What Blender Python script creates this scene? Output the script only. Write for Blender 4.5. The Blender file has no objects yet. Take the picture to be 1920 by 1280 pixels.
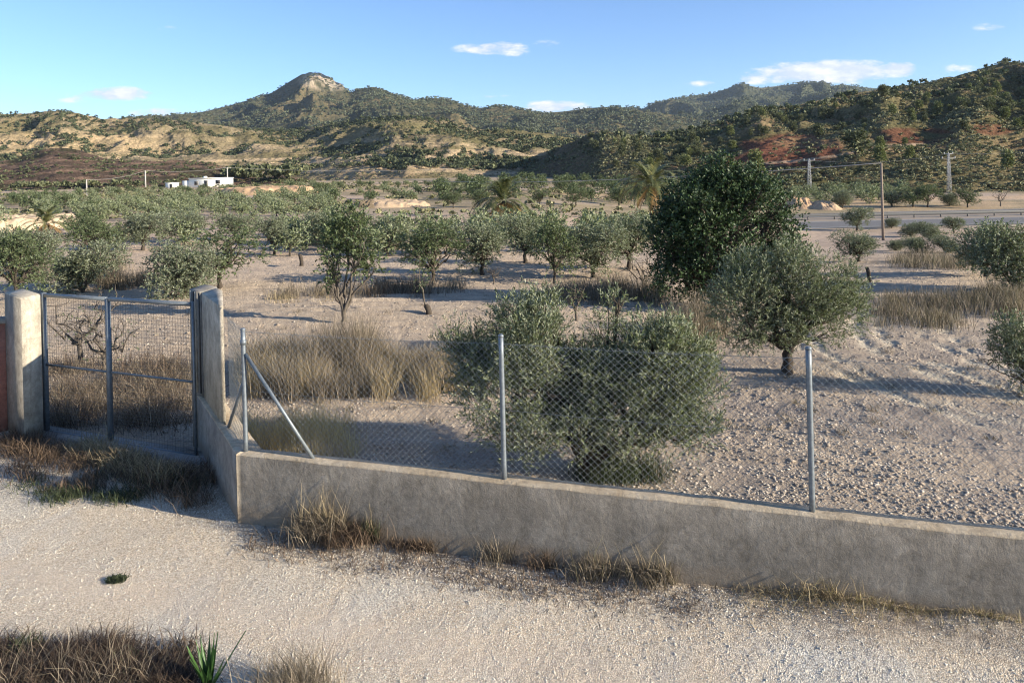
import bpy, math, random
import numpy as np
from mathutils import Matrix, Vector

# ------------------------------------------------------------------ camera, sky, sun, exposure
sc = bpy.context.scene
COL = sc.collection
HC, F, CX, CY, RHO = 4.1, 1387.0, 960.0, 330.0, 0.025
cr, sr = math.cos(RHO), math.sin(RHO)
cam = bpy.data.cameras.new("camera"); camo = bpy.data.objects.new("camera", cam); COL.objects.link(camo)
cam.sensor_width = 36; cam.lens = 36*F/1920; cam.shift_y = -(640-CY)/1920
cam.clip_start = 0.05; cam.clip_end = 30000
camo.matrix_world = Matrix(((cr, sr, 0, 0), (0, 0, -1, 0), (-sr, cr, 0, HC), (0, 0, 0, 1)))
sc.camera = camo

SUN_EL, LX, LY = math.radians(17), -0.93, 0.365     # light travels towards (LX, LY)
sun = bpy.data.lights.new("sun", 'SUN'); sun.energy = 5.0; sun.angle = math.radians(0.5); sun.color = (1.0, 0.90, 0.73)
suno = bpy.data.objects.new("sun", sun); COL.objects.link(suno)
ce = math.cos(SUN_EL)
suno.rotation_euler = Vector((LX*ce, LY*ce, -math.sin(SUN_EL))).to_track_quat('-Z', 'Y').to_euler()
SUN_AZ = math.atan2(-LX, -LY)                        # clockwise from +Y
def elev(px, py):
    X, Y = (px-CX)/F, (CY-py)/F
    return X*cr+Y*sr, -X*sr+Y*cr                      # lateral slope, vertical slope
w = bpy.data.worlds.new("World"); sc.world = w; w.use_nodes = True
nt = w.node_tree; nt.nodes.clear()
def N(t, typ, **kw):
    n = t.nodes.new(typ)
    for k, v in kw.items(): setattr(n, k, v)
    return n
def mth(t, op, a, b=None, c=None, clamp=False):
    n = N(t, 'ShaderNodeMath', operation=op); n.use_clamp = clamp
    for i, v in enumerate((a, b, c)):
        if v is None: continue
        if isinstance(v, (int, float)): n.inputs[i].default_value = v
        else: t.links.new(v, n.inputs[i])
    return n.outputs[0]
out = N(nt, 'ShaderNodeOutputWorld'); bg = N(nt, 'ShaderNodeBackground'); bg.inputs['Strength'].default_value = 0.105
sky = N(nt, 'ShaderNodeTexSky', sky_type='NISHITA', sun_disc=False)
sky.sun_elevation = SUN_EL; sky.sun_rotation = SUN_AZ; sky.altitude = 300; sky.air_density = 0.9; sky.dust_density = 0.05; sky.ozone_density = 3.5
tc = N(nt, 'ShaderNodeTexCoord'); sep = N(nt, 'ShaderNodeSeparateXYZ'); nt.links.new(tc.outputs['Generated'], sep.inputs[0])
ysafe = mth(nt, 'MAXIMUM', sep.outputs[1], 0.02)
U = mth(nt, 'DIVIDE', sep.outputs[0], ysafe); V = mth(nt, 'DIVIDE', sep.outputs[2], ysafe)
cmb = N(nt, 'ShaderNodeCombineXYZ'); nt.links.new(U, cmb.inputs[0]); nt.links.new(mth(nt, 'MULTIPLY', V, 2.6), cmb.inputs[1])
nz = N(nt, 'ShaderNodeTexNoise'); nz.inputs['Scale'].default_value = 22; nz.inputs['Detail'].default_value = 7; nz.inputs['Roughness'].default_value = 0.6
nt.links.new(cmb.outputs[0], nz.inputs['Vector'])
mask = None
for (px, py, rx, ry, s) in ((1550, 136, 165, 27, 1.35), (1685, 130, 45, 17, 1.3), (1420, 146, 55, 15, .75), (215, 177, 105, 17, .95), (150, 186, 50, 9, .55), (925, 90, 85, 14, .9), (965, 97, 40, 12, .5), (1000, 82, 90, 10, .32),
                            (1040, 202, 75, 17, .95), (290, 212, 70, 12, .7), (1860, 52, 40, 11, .5), (308, 53, 26, 8, .4), (1795, 130, 40, 12, .5), (1320, 157, 60, 7, .4), (920, 181, 45, 5, .35), (1225, 172, 35, 6, .3)):
    a, e = elev(px, py)
    du = mth(nt, 'MULTIPLY', mth(nt, 'SUBTRACT', U, a), F/rx); dv = mth(nt, 'MULTIPLY', mth(nt, 'SUBTRACT', V, e), F/ry)
    r2 = mth(nt, 'ADD', mth(nt, 'MULTIPLY', du, du), mth(nt, 'MULTIPLY', dv, dv))
    m = mth(nt, 'MULTIPLY', mth(nt, 'SUBTRACT', 1.0, r2, clamp=True), s)
    mask = m if mask is None else mth(nt, 'MAXIMUM', mask, m)
nn = mth(nt, 'MULTIPLY_ADD', nz.outputs[0], 4.2, -1.75, clamp=True)
mk_ = mth(nt, 'MULTIPLY', mth(nt, 'SUBTRACT', mth(nt, 'ADD', mask, mth(nt, 'MULTIPLY', nn, 0.75)), 0.50), 1.6, clamp=True)
mk_ = mth(nt, 'MULTIPLY', mk_, mth(nt, 'GREATER_THAN', mask, 0.001)); mk_ = mth(nt, 'MULTIPLY', mk_, mth(nt, 'MULTIPLY', mask, 2.5, clamp=True))
cl = N(nt, 'ShaderNodeValToRGB'); cl.color_ramp.elements[0].color = (3.3, 3.7, 4.6, 1); cl.color_ramp.elements[0].position = .45
cl.color_ramp.elements[1].color = (5.3, 5.2, 5.2, 1); cl.color_ramp.elements[1].position = .68
nt.links.new(nz.outputs[0], cl.inputs[0])
mx = N(nt, 'ShaderNodeMix', data_type='RGBA'); nt.links.new(mth(nt, 'MULTIPLY', mk_, 0.95), mx.inputs[0])
tint = N(nt, 'ShaderNodeMix', data_type='RGBA', blend_type='MULTIPLY'); tint.inputs[0].default_value = 1; tint.inputs[7].default_value = (.87, .91, 1.02, 1)
nt.links.new(sky.outputs[0], tint.inputs[6]); nt.links.new(tint.outputs[2], mx.inputs[6]); nt.links.new(cl.outputs[0], mx.inputs[7])
nt.links.new(mx.outputs[2], bg.inputs['Color']); nt.links.new(bg.outputs[0], out.inputs[0])
sc.view_settings.view_transform = 'Standard'; sc.view_settings.look = 'None'; sc.view_settings.gamma = 1
sc.view_settings.exposure = 1.15
sc.cycles.filter_width = 1.15; sc.cycles.max_bounces = 6; sc.cycles.diffuse_bounces = 3; sc.cycles.transparent_max_bounces = 8
sc.cycles.volume_bounces = 0

# ------------------------------------------------------------------ helpers
R = np.random.default_rng(7)
def tag(o, label, cat, group=None, kind=None):
    if kind: o['kind'] = kind
    if label: o['label'] = label
    if cat: o['category'] = cat
    if group: o['group'] = group
    return o
def mesh_data(name, V, Fs, mats, smooth=False, col=None, midx=None):
    """V (n,3); Fs a list of (m,k) index arrays"""
    V = np.asarray(V, np.float32).reshape(-1, 3)
    if isinstance(Fs, np.ndarray): Fs = [Fs]
    me = bpy.data.meshes.new(name)
    me.vertices.add(len(V)); me.vertices.foreach_set('co', V.ravel())
    tot = np.concatenate([np.full(len(f), f.shape[1], np.int32) for f in Fs])
    li = np.concatenate([np.asarray(f, np.int32).ravel() for f in Fs])
    st = np.concatenate([[0], np.cumsum(tot)[:-1]]).astype(np.int32)
    me.loops.add(len(li)); me.loops.foreach_set('vertex_index', li)
    me.polygons.add(len(tot)); me.polygons.foreach_set('loop_start', st); me.polygons.foreach_set('loop_total', tot)
    if midx is not None: me.polygons.foreach_set('material_index', np.asarray(midx, np.int32))
    if smooth: me.polygons.foreach_set('use_smooth', np.ones(len(tot), bool))
    if col is not None:
        at = me.color_attributes.new('Col', 'FLOAT_COLOR', 'POINT')
        c = np.ones((len(V), 4), np.float32); c[:, :3] = col; at.data.foreach_set('color', c.ravel())
    for m in (mats if isinstance(mats, (list, tuple)) else [mats]): me.materials.append(m)
    me.update(calc_edges=True)
    return me
def link(name, me, parent=None, loc=None, rz=0, scale=None):
    o = bpy.data.objects.new(name, me); COL.objects.link(o)
    if loc is not None: o.location = loc
    if rz: o.rotation_euler = (0, 0, rz)
    if scale is not None: o.scale = scale
    if parent: o.parent = parent
    return o
class MB:
    def __init__(s): s.V = []; s.F = {}; s.n = 0
    def add(s, V, Fs):
        V = np.asarray(V, float).reshape(-1, 3)
        if isinstance(Fs, np.ndarray): Fs = [Fs]
        for f in Fs: s.F.setdefault(f.shape[1], []).append(np.asarray(f)+s.n)
        s.V.append(V); s.n += len(V); return s
    def data(s, name, mat, smooth=False):
        return mesh_data(name, np.concatenate(s.V), [np.concatenate(v) for v in s.F.values()], mat, smooth)
    def obj(s, name, mat, parent=None, smooth=False, loc=None):
        return link(name, s.data(name, mat, smooth), parent, loc)
    def box(s, c, d, ax=(1, 0)):
        """box centred c, size d, x axis along plan vector ax"""
        ux = np.array([ax[0], ax[1], 0.])/math.hypot(*ax[:2]); uy = np.array([-ux[1], ux[0], 0]); uz = np.array([0, 0, 1.])
        P = [np.array(c)+ux*d[0]/2*i+uy*d[1]/2*j+uz*d[2]/2*k for k in (-1, 1) for j in (-1, 1) for i in (-1, 1)]
        return s.add(P, np.array([[0, 2, 3, 1], [4, 5, 7, 6], [0, 1, 5, 4], [2, 6, 7, 3], [1, 3, 7, 5], [0, 4, 6, 2]]))
    def prism(s, plan, z0, z1, bev=0.0):
        """closed prism over a plan polygon (counter-clockwise), edges slightly bevelled at the top"""
        P = np.array(plan, float); n = len(P); c = P.mean(0)
        rows = [(P, z0), (P, z1-bev)]
        if bev: rows.append((c+(P-c)*(1-bev/np.linalg.norm(P-c, axis=1).min()), z1))
        V = np.concatenate([np.c_[p, np.full(n, z)] for p, z in rows]); k = len(rows); f = []
        for r in range(k-1):
            for i in range(n): f.append([r*n+i, r*n+(i+1) % n, (r+1)*n+(i+1) % n, (r+1)*n+i])
        s.add(V, np.array(f)); base = s.n-len(V)
        s.F.setdefault(n, []).append(np.array([[base+(k-1)*n+i for i in range(n)]])); s.F.setdefault(n, []).append(np.array([[base+i for i in range(n)][::-1]]))
        return s
    def tube(s, P, rad, n=8, cap=True):
        P = np.asarray(P, float); k = len(P); rad = np.broadcast_to(rad, (k,))
        T = np.gradient(P, axis=0) if k > 1 else None
        T /= np.linalg.norm(T, axis=1)[:, None]+1e-12
        up = np.array([0, 0, 1.]) if abs(T[0, 2]) < .9 else np.array([1., 0, 0])
        V = []
        for i in range(k):
            a = np.cross(T[i], up); a /= np.linalg.norm(a)+1e-12; b = np.cross(a, T[i]); up = b
            an = np.arange(n)*2*math.pi/n
            V.append(P[i]+rad[i]*(np.cos(an)[:, None]*a+np.sin(an)[:, None]*b))
        V = np.concatenate(V); i = np.arange(n); j = (i+1) % n
        f = np.concatenate([np.c_[r*n+i, r*n+j, (r+1)*n+j, (r+1)*n+i] for r in range(k-1)])
        b0 = s.n; s.add(V, f)
        if cap:
            s.F.setdefault(n, []).append(b0+(k-1)*n+i[None, :]); s.F.setdefault(n, []).append(b0+i[None, ::-1])
        return s

# value noise, vectorised
_T = np.random.default_rng(11).random((256, 256))
def vn(x, y):
    xi = np.floor(x).astype(int); yi = np.floor(y).astype(int); fx = x-xi; fy = y-yi
    fx = fx*fx*(3-2*fx); fy = fy*fy*(3-2*fy)
    a = _T[xi & 255, yi & 255]; b = _T[(xi+1) & 255, yi & 255]; c = _T[xi & 255, (yi+1) & 255]; d = _T[(xi+1) & 255, (yi+1) & 255]
    return (a*(1-fx)+b*fx)*(1-fy)+(c*(1-fx)+d*fx)*fy
def fbm(x, y, o=5, g=.5):
    s = 0; a = 1; t = 0
    for i in range(o): s = s+a*vn(x*2**i+17.3*i, y*2**i+9.1*i); t += a; a *= g
    return s/t
def ridged(x, y, o=5, g=.5):
    s = 0; a = 1; t = 0
    for i in range(o): s = s+a*(1-np.abs(2*vn(x*2**i+31.7*i, y*2**i+5.3*i)-1)); t += a; a *= g
    return s/t
def sstep(a, b, x): t = np.clip((x-a)/(b-a), 0, 1); return t*t*(3-2*t)

# terrain of the valley floor as a function of lateral slope a = x/y and distance y
KN = {-0.75: [(0, 0), (55, 0), (100, .1), (150, 1.4), (250, 3.1), (420, 5), (6000, 10)],
      -0.30: [(0, 0), (50, 0), (100, -.1), (150, 1.0), (250, 2.9), (420, 5), (6000, 10)],
      0.00: [(0, 0), (35, 0), (63, -.45), (100, -.6), (180, .6), (260, 2.2), (420, 4), (6000, 10)],
      0.25: [(0, 0), (35, -.1), (60, -1.4), (100, -2.6), (140, -2.4), (200, -1), (420, 3), (6000, 10)],
      0.42: [(0, 0), (28, 0), (45, -1.0), (76, -3.3), (125, -3.75), (150, -2.9), (200, -1), (420, 3), (6000, 10)],
      0.75: [(0, 0), (28, 0), (45, -1.0), (76, -3.2), (125, -3.9), (150, -3.2), (200, -1), (420, 3), (6000, 10)]}
_ka = np.array(sorted(KN))
def Hf(x, y):
    x = np.asarray(x, float); y = np.asarray(y, float); yy = np.maximum(y, 3)
    a = np.clip(x/yy, -.75, .75); Z = np.array([np.interp(yy, *zip(*KN[k])) for k in _ka])
    i = np.clip(np.searchsorted(_ka, a)-1, 0, len(_ka)-2); t = (a-_ka[i])/(_ka[i+1]-_ka[i]); t = t*t*(3-2*t)
    g = np.take_along_axis(Z, i[None], 0)[0]*(1-t)+np.take_along_axis(Z, i[None]+1, 0)[0]*t
    return g
def at(px, py, z=0.0):
    a, e = elev(px, py); d = (z-HC)/e
    return np.array([a*d, d, z])
def atd(px, py, d):
    a, e = elev(px, py); return np.array([a*d, d, HC+e*d])
_dd = np.geomspace(4, 5000, 4000)
def gp(px, py):
    """where the line of sight meets the valley floor"""
    a, e = elev(px, py); z = HC+e*_dd; h = Hf(a*_dd, _dd); k = np.argmax(z <= h)
    if z[k] > h[k]: k = len(_dd)-1
    d = _dd[k]; return np.array([a*d, d, float(Hf(np.array([a*d]), np.array([d]))[0])])

# ------------------------------------------------------------------ materials
def mat(name, rough=.85, spec=.2, metal=0):
    m = bpy.data.materials.new(name); m.use_nodes = True; t = m.node_tree
    b = t.nodes['Principled BSDF']; b.inputs['Roughness'].default_value = rough
    b.inputs['Specular IOR Level'].default_value = spec; b.inputs['Metallic'].default_value = metal
    return m, t, b
def noise(t, scale, detail=6, rough=.6, vec=None, dist=0):
    n = N(t, 'ShaderNodeTexNoise'); n.inputs['Scale'].default_value = scale; n.inputs['Detail'].default_value = detail
    n.inputs['Roughness'].default_value = rough; n.inputs['Distortion'].default_value = dist
    if vec is not None: t.links.new(vec, n.inputs['Vector'])
    return n.outputs[0]
def objc(t, sc_=(1, 1, 1)):
    g = N(t, 'ShaderNodeNewGeometry'); mp = N(t, 'ShaderNodeMapping'); mp.inputs['Scale'].default_value = sc_
    t.links.new(g.outputs['Position'], mp.inputs[0]); return mp.outputs[0]
def ramp(t, fac, stops, interp='LINEAR'):
    r = N(t, 'ShaderNodeValToRGB'); r.color_ramp.interpolation = interp; e = r.color_ramp.elements
    e[0].position, e[0].color = stops[0][0], (*stops[0][1], 1); e[1].position, e[1].color = stops[1][0], (*stops[1][1], 1)
    for p, c in stops[2:]: q = e.new(p); q.color = (*c, 1)
    t.links.new(fac, r.inputs[0]); return r.outputs[0]
def g3(v): return (v, v, v)
def mixc(t, f, a, b, mode='MIX'):
    m = N(t, 'ShaderNodeMix', data_type='RGBA', blend_type=mode)
    for i, v in ((0, f), (6, a), (7, b)):
        if isinstance(v, (int, float)): m.inputs[i].default_value = v
        elif isinstance(v, tuple): m.inputs[i].default_value = (*v, 1)
        else: t.links.new(v, m.inputs[i])
    return m.outputs[2]
def bump(t, b, h, dist=.01, strength=1):
    n = N(t, 'ShaderNodeBump'); n.inputs['Distance'].default_value = dist; n.inputs['Strength'].default_value = strength
    t.links.new(h, n.inputs['Height']); t.links.new(n.outputs[0], b.inputs['Normal'])
def colattr(t):
    n = N(t, 'ShaderNodeVertexColor'); n.layer_name = 'Col'; return n.outputs[0]

def make_ground():
    m, t, b = mat('ploughed_earth', .95, .05); P = objc(t)
    c = colattr(t)
    n1 = noise(t, 1.3, 8, .65, P); n2 = noise(t, 22, 6, .75, P)
    c = mixc(t, 1.0, c, ramp(t, n1, [(.25, (.74, .74, .77)), (.75, (1.25, 1.22, 1.18))]), 'MULTIPLY')
    c = mixc(t, 1.0, c, ramp(t, n2, [(.3, g3(.66)), (.5, g3(1.0)), (.72, g3(1.4))]), 'MULTIPLY')
    t.links.new(c, b.inputs['Base Color'])
    v = N(t, 'ShaderNodeTexVoronoi'); v.inputs['Scale'].default_value = 30; t.links.new(P, v.inputs['Vector'])
    bump(t, b, mth(t, 'ADD', mth(t, 'MULTIPLY', noise(t, 9, 9, .75, P), 1.6), mth(t, 'MULTIPLY', v.outputs[0], -.5)), .035, .8)
    return m
M_GROUND = make_ground()
def make_hill():
    m, t, b = mat('dry_hillside', .95, .03); P = objc(t)
    c = colattr(t)
    c = mixc(t, 1.0, c, ramp(t, noise(t, .06, 8, .7, P), [(.3, (.7, .74, .7)), (.7, (1.3, 1.25, 1.2))]), 'MULTIPLY')
    c = mixc(t, 1.0, c, ramp(t, noise(t, .55, 6, .8, P), [(.35, g3(.5)), (.5, g3(1.12)), (.66, g3(1.7))]), 'MULTIPLY')
    t.links.new(c, b.inputs['Base Color'])
    bump(t, b, noise(t, .25, 9, .8, P), 4.5, 1)
    return m
M_HILL = make_hill()
def make_mtn():
    m, t, b = mat('wooded_mountain', .95, .03); P = objc(t)
    c = colattr(t)
    c = mixc(t, 1.0, c, ramp(t, noise(t, .05, 8, .8, P), [(.4, (.62, .7, .66)), (.6, (1.35, 1.25, 1.15))]), 'MULTIPLY')
    t.links.new(c, b.inputs['Base Color'])
    bump(t, b, noise(t, .04, 9, .8, P), 26, 1)
    return m
M_MTN = make_mtn()
def make_gravel():
    m, t, b = mat('white_gravel', .9, .12); P = objc(t)
    v = N(t, 'ShaderNodeTexVoronoi'); v.inputs['Scale'].default_value = 75; t.links.new(P, v.inputs['Vector'])
    v2 = N(t, 'ShaderNodeTexVoronoi'); v2.inputs['Scale'].default_value = 130; t.links.new(P, v2.inputs['Vector'])
    big = noise(t, .55, 5, .55, P, .6)
    base = ramp(t, big, [(.3, (.58, .535, .45)), (.5, (.66, .55, .41)), (.68, (.64, .59, .50))])
    cell = N(t, 'ShaderNodeSeparateColor'); t.links.new(v.outputs['Color'], cell.inputs[0])
    c = mixc(t, 1.0, base, ramp(t, cell.outputs[0], [(0, (.68, .65, .61)), (.5, g3(.98)), (1, (1.22, 1.22, 1.22))]), 'MULTIPLY')
    c = mixc(t, 1.0, c, ramp(t, v.outputs['Distance'], [(.3, g3(1.06)), (.75, g3(.68))]), 'MULTIPLY')
    dirt = N(t, 'ShaderNodeVertexColor'); dirt.layer_name = 'Col'; ds = N(t, 'ShaderNodeSeparateColor'); t.links.new(dirt.outputs[0], ds.inputs[0])
    c = mixc(t, mth(t, 'MULTIPLY', ds.outputs[1], .6, clamp=True), c, mixc(t, .35, (.64, .52, .39), c))
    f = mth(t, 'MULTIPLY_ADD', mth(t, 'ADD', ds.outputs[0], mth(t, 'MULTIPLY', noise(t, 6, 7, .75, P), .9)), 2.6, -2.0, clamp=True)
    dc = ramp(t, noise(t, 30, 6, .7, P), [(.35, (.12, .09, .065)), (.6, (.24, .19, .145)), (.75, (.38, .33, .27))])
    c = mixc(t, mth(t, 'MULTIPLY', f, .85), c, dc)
    t.links.new(c, b.inputs['Base Color'])
    h = mth(t, 'ADD', mth(t, 'MULTIPLY', v.outputs['Distance'], -1.0), mth(t, 'MULTIPLY', v2.outputs['Distance'], -.5))
    bump(t, b, mth(t, 'ADD', h, mth(t, 'MULTIPLY', noise(t, 7, 5, .6, P), .4)), .010, .8)
    return m
M_GRAVEL = make_gravel()
def make_conc(name, c0, c1, c2, stain=True, top=None):
    m, t, b = mat(name, .92, .1); P = objc(t)
    n = noise(t, 1.7, 9, .68, P, 1.2); n2 = noise(t, 14, 6, .7, objc(t, (1, 1, 1.0)), .4); n3 = noise(t, 90, 3, .6, P)
    c = ramp(t, n, [(.28, c0), (.5, c1), (.72, c2)])
    c = mixc(t, .9, c, ramp(t, n2, [(.3, g3(.72)), (.55, g3(1.0)), (.75, g3(1.22))]), 'MULTIPLY')
    c = mixc(t, .7, c, ramp(t, n3, [(.3, g3(.8)), (.7, g3(1.18))]), 'MULTIPLY')
    if stain:
        ps = noise(t, 1.0, 6, .7, objc(t, (5, 5, .7)), .6)
        c = mixc(t, mth(t, 'MULTIPLY', ramp(t, ps, [(.52, g3(0)), (.75, g3(1))]), .45), c, (c0[0]*.55, c0[1]*.55, c0[2]*.52))
        sw = N(t, 'ShaderNodeTexWave', wave_profile='SAW'); sw.inputs['Scale'].default_value = .55; sw.inputs['Distortion'].default_value = 5
        sw.inputs['Detail'].default_value = 5; sw.inputs['Detail Scale'].default_value = 2.2; t.links.new(objc(t, (1, 1, 1.6)), sw.inputs['Vector'])
        c = mixc(t, .8, c, ramp(t, sw.outputs[1], [(.0, g3(.93)), (.5, g3(1.0)), (.97, g3(1.07))]), 'MULTIPLY')
        n4 = noise(t, 3.2, 8, .72, objc(t, (1, 1, .7)), .25); c = mixc(t, .8, c, ramp(t, n4, [(.38, g3(.84)), (.5, g3(1)), (.62, g3(1.2))]), 'MULTIPLY'); hh = mth(t, 'ADD', mth(t, 'MULTIPLY', n4, .7), mth(t, 'MULTIPLY', n2, .7))
    else: hh = n2
    if top:
        g = N(t, 'ShaderNodeNewGeometry'); s = N(t, 'ShaderNodeSeparateXYZ'); t.links.new(g.outputs['Position'], s.inputs[0])
        edge = mth(t, 'MULTIPLY_ADD', mth(t, 'ADD', s.outputs[2], mth(t, 'MULTIPLY', noise(t, 9, 6, .8, objc(t, (1, 1, .5))), .15)), 22, -22*(top+.045), clamp=True)
        c = mixc(t, mth(t, 'MULTIPLY', edge, .8), c, (.36, .25, .13))
    if stain:
        g = N(t, 'ShaderNodeNewGeometry'); s = N(t, 'ShaderNodeSeparateXYZ'); t.links.new(g.outputs['Position'], s.inputs[0])
        sp = mth(t, 'SUBTRACT', 1.0, mth(t, 'MULTIPLY', mth(t, 'SUBTRACT', s.outputs[2], mth(t, 'MULTIPLY', noise(t, 5, 7, .75, P), .34)), 9), clamp=True)
        c = mixc(t, mth(t, 'MULTIPLY', sp, .55), c, (.27, .205, .14))
        dr = mth(t, 'MULTIPLY', ramp(t, noise(t, 1.0, 5, .8, objc(t, (16, 16, .5))), [(.55, g3(0)), (.72, g3(1))]), mth(t, 'MULTIPLY', mth(t, 'SUBTRACT', s.outputs[2], .3), 1.7, clamp=True))
        c = mixc(t, mth(t, 'MULTIPLY', dr, .4), c, (.11, .095, .075))
        ck = N(t, 'ShaderNodeTexVoronoi', feature='DISTANCE_TO_EDGE'); ck.inputs['Scale'].default_value = .75; t.links.new(mixc(t, .12, P, noise(t, 3, 6, .7, P)), ck.inputs['Vector'])
        c = mixc(t, mth(t, 'MULTIPLY', mth(t, 'LESS_THAN', ck.outputs[0], .0022), .35), c, (.08, .07, .06))
    t.links.new(c, b.inputs['Base Color'])
    bump(t, b, mth(t, 'ADD', mth(t, 'MULTIPLY', n3, .25), hh), .022, .75)
    return m
WALLZ = 0.87
M_WALL = make_conc('rendered_concrete', (.235, .20, .155), (.285, .245, .195), (.34, .295, .235), True, WALLZ)
M_CAP = make_conc('wall_top_mortar', (.33, .25, .16), (.46, .37, .26), (.55, .46, .34), False)
M_PILLAR = make_conc('pillar_concrete', (.33, .29, .23), (.45, .40, .32), (.55, .49, .4), True)
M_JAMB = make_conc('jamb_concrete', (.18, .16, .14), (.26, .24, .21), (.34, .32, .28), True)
M_PINK = make_conc('pink_render', (.40, .17, .12), (.47, .21, .15), (.52, .26, .19), False)
M_COPE = make_conc('coping_concrete', (.28, .27, .25), (.38, .36, .33), (.46, .44, .4), False)
def make_metal(name, c, rough=.55):
    m, t, b = mat(name, rough, .5, .55); P = objc(t)
    t.links.new(ramp(t, noise(t, 25, 6, .7, P), [(.3, tuple(v*.7 for v in c)), (.7, tuple(v*1.2 for v in c))]), b.inputs['Base Color'])
    bump(t, b, noise(t, 60, 3, .6, P), .002, .5); return m
M_GALV = make_metal('galvanised_steel', (.20, .225, .245))
M_WIRE = make_metal('galvanised_wire', (.27, .29, .29))
M_RUST = make_metal('weathered_mesh_wire', (.16, .14, .12))
M_SLOT = make_metal('dark_channel', (.07, .065, .06))
def make_plain(name, c, sc_=20, var=.3, rough=.9):
    m, t, b = mat(name, rough, .1); P = objc(t)
    t.links.new(ramp(t, noise(t, sc_, 6, .7, P), [(.3, tuple(v*(1-var) for v in c)), (.7, tuple(v*(1+var) for v in c))]), b.inputs['Base Color'])
    bump(t, b, noise(t, sc_*1.7, 5, .7, P), .01, .6); return m
M_BARK = make_plain('olive_bark', (.07, .057, .045), 26, .45)
M_BARKG = make_plain('grey_twig_bark', (.12, .10, .08), 26, .35)
M_WOODPOLE = make_plain('weathered_pole_wood', (.24, .19, .15), 9, .3)
M_POLEC = make_plain('concrete_pole', (.42, .39, .36), 5, .15)
M_PYLON = make_plain('lattice_steel', (.42, .42, .42), 5, .15, .6)
M_WHITE = make_plain('white_limewash', (.80, .78, .70), 1.5, .05)
M_DARKGL = make_plain('dark_window', (.05, .05, .05), 5, .1, .3)
M_ASPH = make_plain('asphalt', (.185, .175, .165), 1.5, .12)
M_PAINT = make_plain('road_paint', (.62, .62, .58), 3, .1)
M_RAIL = make_metal('guardrail_steel', (.17, .165, .155), .6)
M_STONE = make_plain('limestone_stones', (.45, .39, .32), 9, .45)
M_PEB = make_plain('white_pebbles', (.60, .55, .465), 40, .35)
M_CLOD = make_plain('earth_clods', (.33, .27, .21), 18, .3)
def make_leaf(name, c, back=None, var=.35, trans=.25, rough=.6, hue=None):
    m = bpy.data.materials.new(name); m.use_nodes = True; t = m.node_tree; b = t.nodes['Principled BSDF']
    b.inputs['Roughness'].default_value = rough; b.inputs['Specular IOR Level'].default_value = .3
    g = N(t, 'ShaderNodeNewGeometry'); rnd = g.outputs['Random Per Island']
    lo = tuple(v*(1-var) for v in c); hi = tuple(v*(1+var) for v in (hue or c))
    col = ramp(t, rnd, [(0, lo), (.6, c), (1, hi)])
    if back: col = mixc(t, mth(t, 'MULTIPLY', g.outputs['Backfacing'], .9), col, back)
    t.links.new(col, b.inputs['Base Color'])
    if trans:
        tr = N(t, 'ShaderNodeBsdfTranslucent'); t.links.new(mixc(t, 1.0, col, (1.0, 1.15, .55), 'MULTIPLY'), tr.inputs[0])
        ms = N(t, 'ShaderNodeMixShader'); ms.inputs[0].default_value = trans
        t.links.new(b.outputs[0], ms.inputs[1]); t.links.new(tr.outputs[0], ms.inputs[2])
        t.links.new(ms.outputs[0], t.nodes['Material Output'].inputs[0])
    return m
M_OLIVE = make_leaf('olive_leaves', (.095, .112, .052), (.28, .30, .21), .45, .2, .5, (.16, .18, .075))
M_OLIVE2 = make_leaf('grey_olive_leaves', (.12, .14, .075), (.24, .26, .18), .35, .2, .55, (.17, .19, .11))
M_ALMOND = make_leaf('almond_leaves', (.072, .098, .040), (.14, .17, .09), .35, .25, .55, (.125, .155, .065))
M_CAROB = make_leaf('carob_leaves', (.026, .052, .018), (.06, .09, .04), .4, .1, .5, (.06, .10, .03))
M_PINE = make_leaf('pine_needles', (.092, .103, .052), None, .35, .15, .7, (.155, .16, .08))
M_PINED = make_leaf('dark_pine_needles', (.062, .076, .038), None, .35, .1, .8, (.12, .13, .065))
M_PINEF = make_leaf('far_pine_needles', (.088, .102, .056), None, .3, .1, .8, (.14, .15, .085))
M_PINEY = make_leaf('yellow_green_pine_needles', (.15, .165, .06), None, .3, .15, .7, (.21, .22, .09))  # needles of the yellow-green pines
M_FAROL = make_leaf('far_orchard_leaves', (.15, .18, .085), (.25, .27, .17), .3, .2, .6, (.22, .24, .12))
M_PALM = make_leaf('palm_fronds', (.07, .085, .035), (.15, .16, .07), .35, .15, .5, (.18, .16, .06))
M_DRYPALM = make_leaf('dry_palm_fronds', (.24, .15, .06), None, .3, .15, .7)
M_STRAW = make_leaf('dry_grass', (.33, .255, .155), None, .4, .2, .8, (.42, .34, .22))
M_STRAWY = make_leaf('yellow_dry_grass', (.46, .36, .20), None, .35, .3, .8, (.55, .45, .28))
M_STRAWD = make_leaf('dark_dry_grass', (.185, .148, .108), None, .45, .15, .8, (.28, .23, .17))
M_BROWN = make_leaf('brown_dead_weeds', (.10, .068, .045), None, .5, .1, .8, (.20, .14, .095))
M_DARKB = make_leaf('dark_dead_plants', (.055, .038, .027), None, .5, .05, .8, (.11, .075, .05))
M_WEED = make_leaf('green_weeds', (.045, .058, .026), None, .4, .2, .7, (.085, .10, .05))
M_SCRUB = make_leaf('scrub_leaves', (.165, .16, .085), None, .4, .1, .8, (.25, .235, .13))
M_YUCCA = make_leaf('agave_leaves', (.045, .10, .025), None, .2, .1, .35, (.08, .15, .04))

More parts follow.
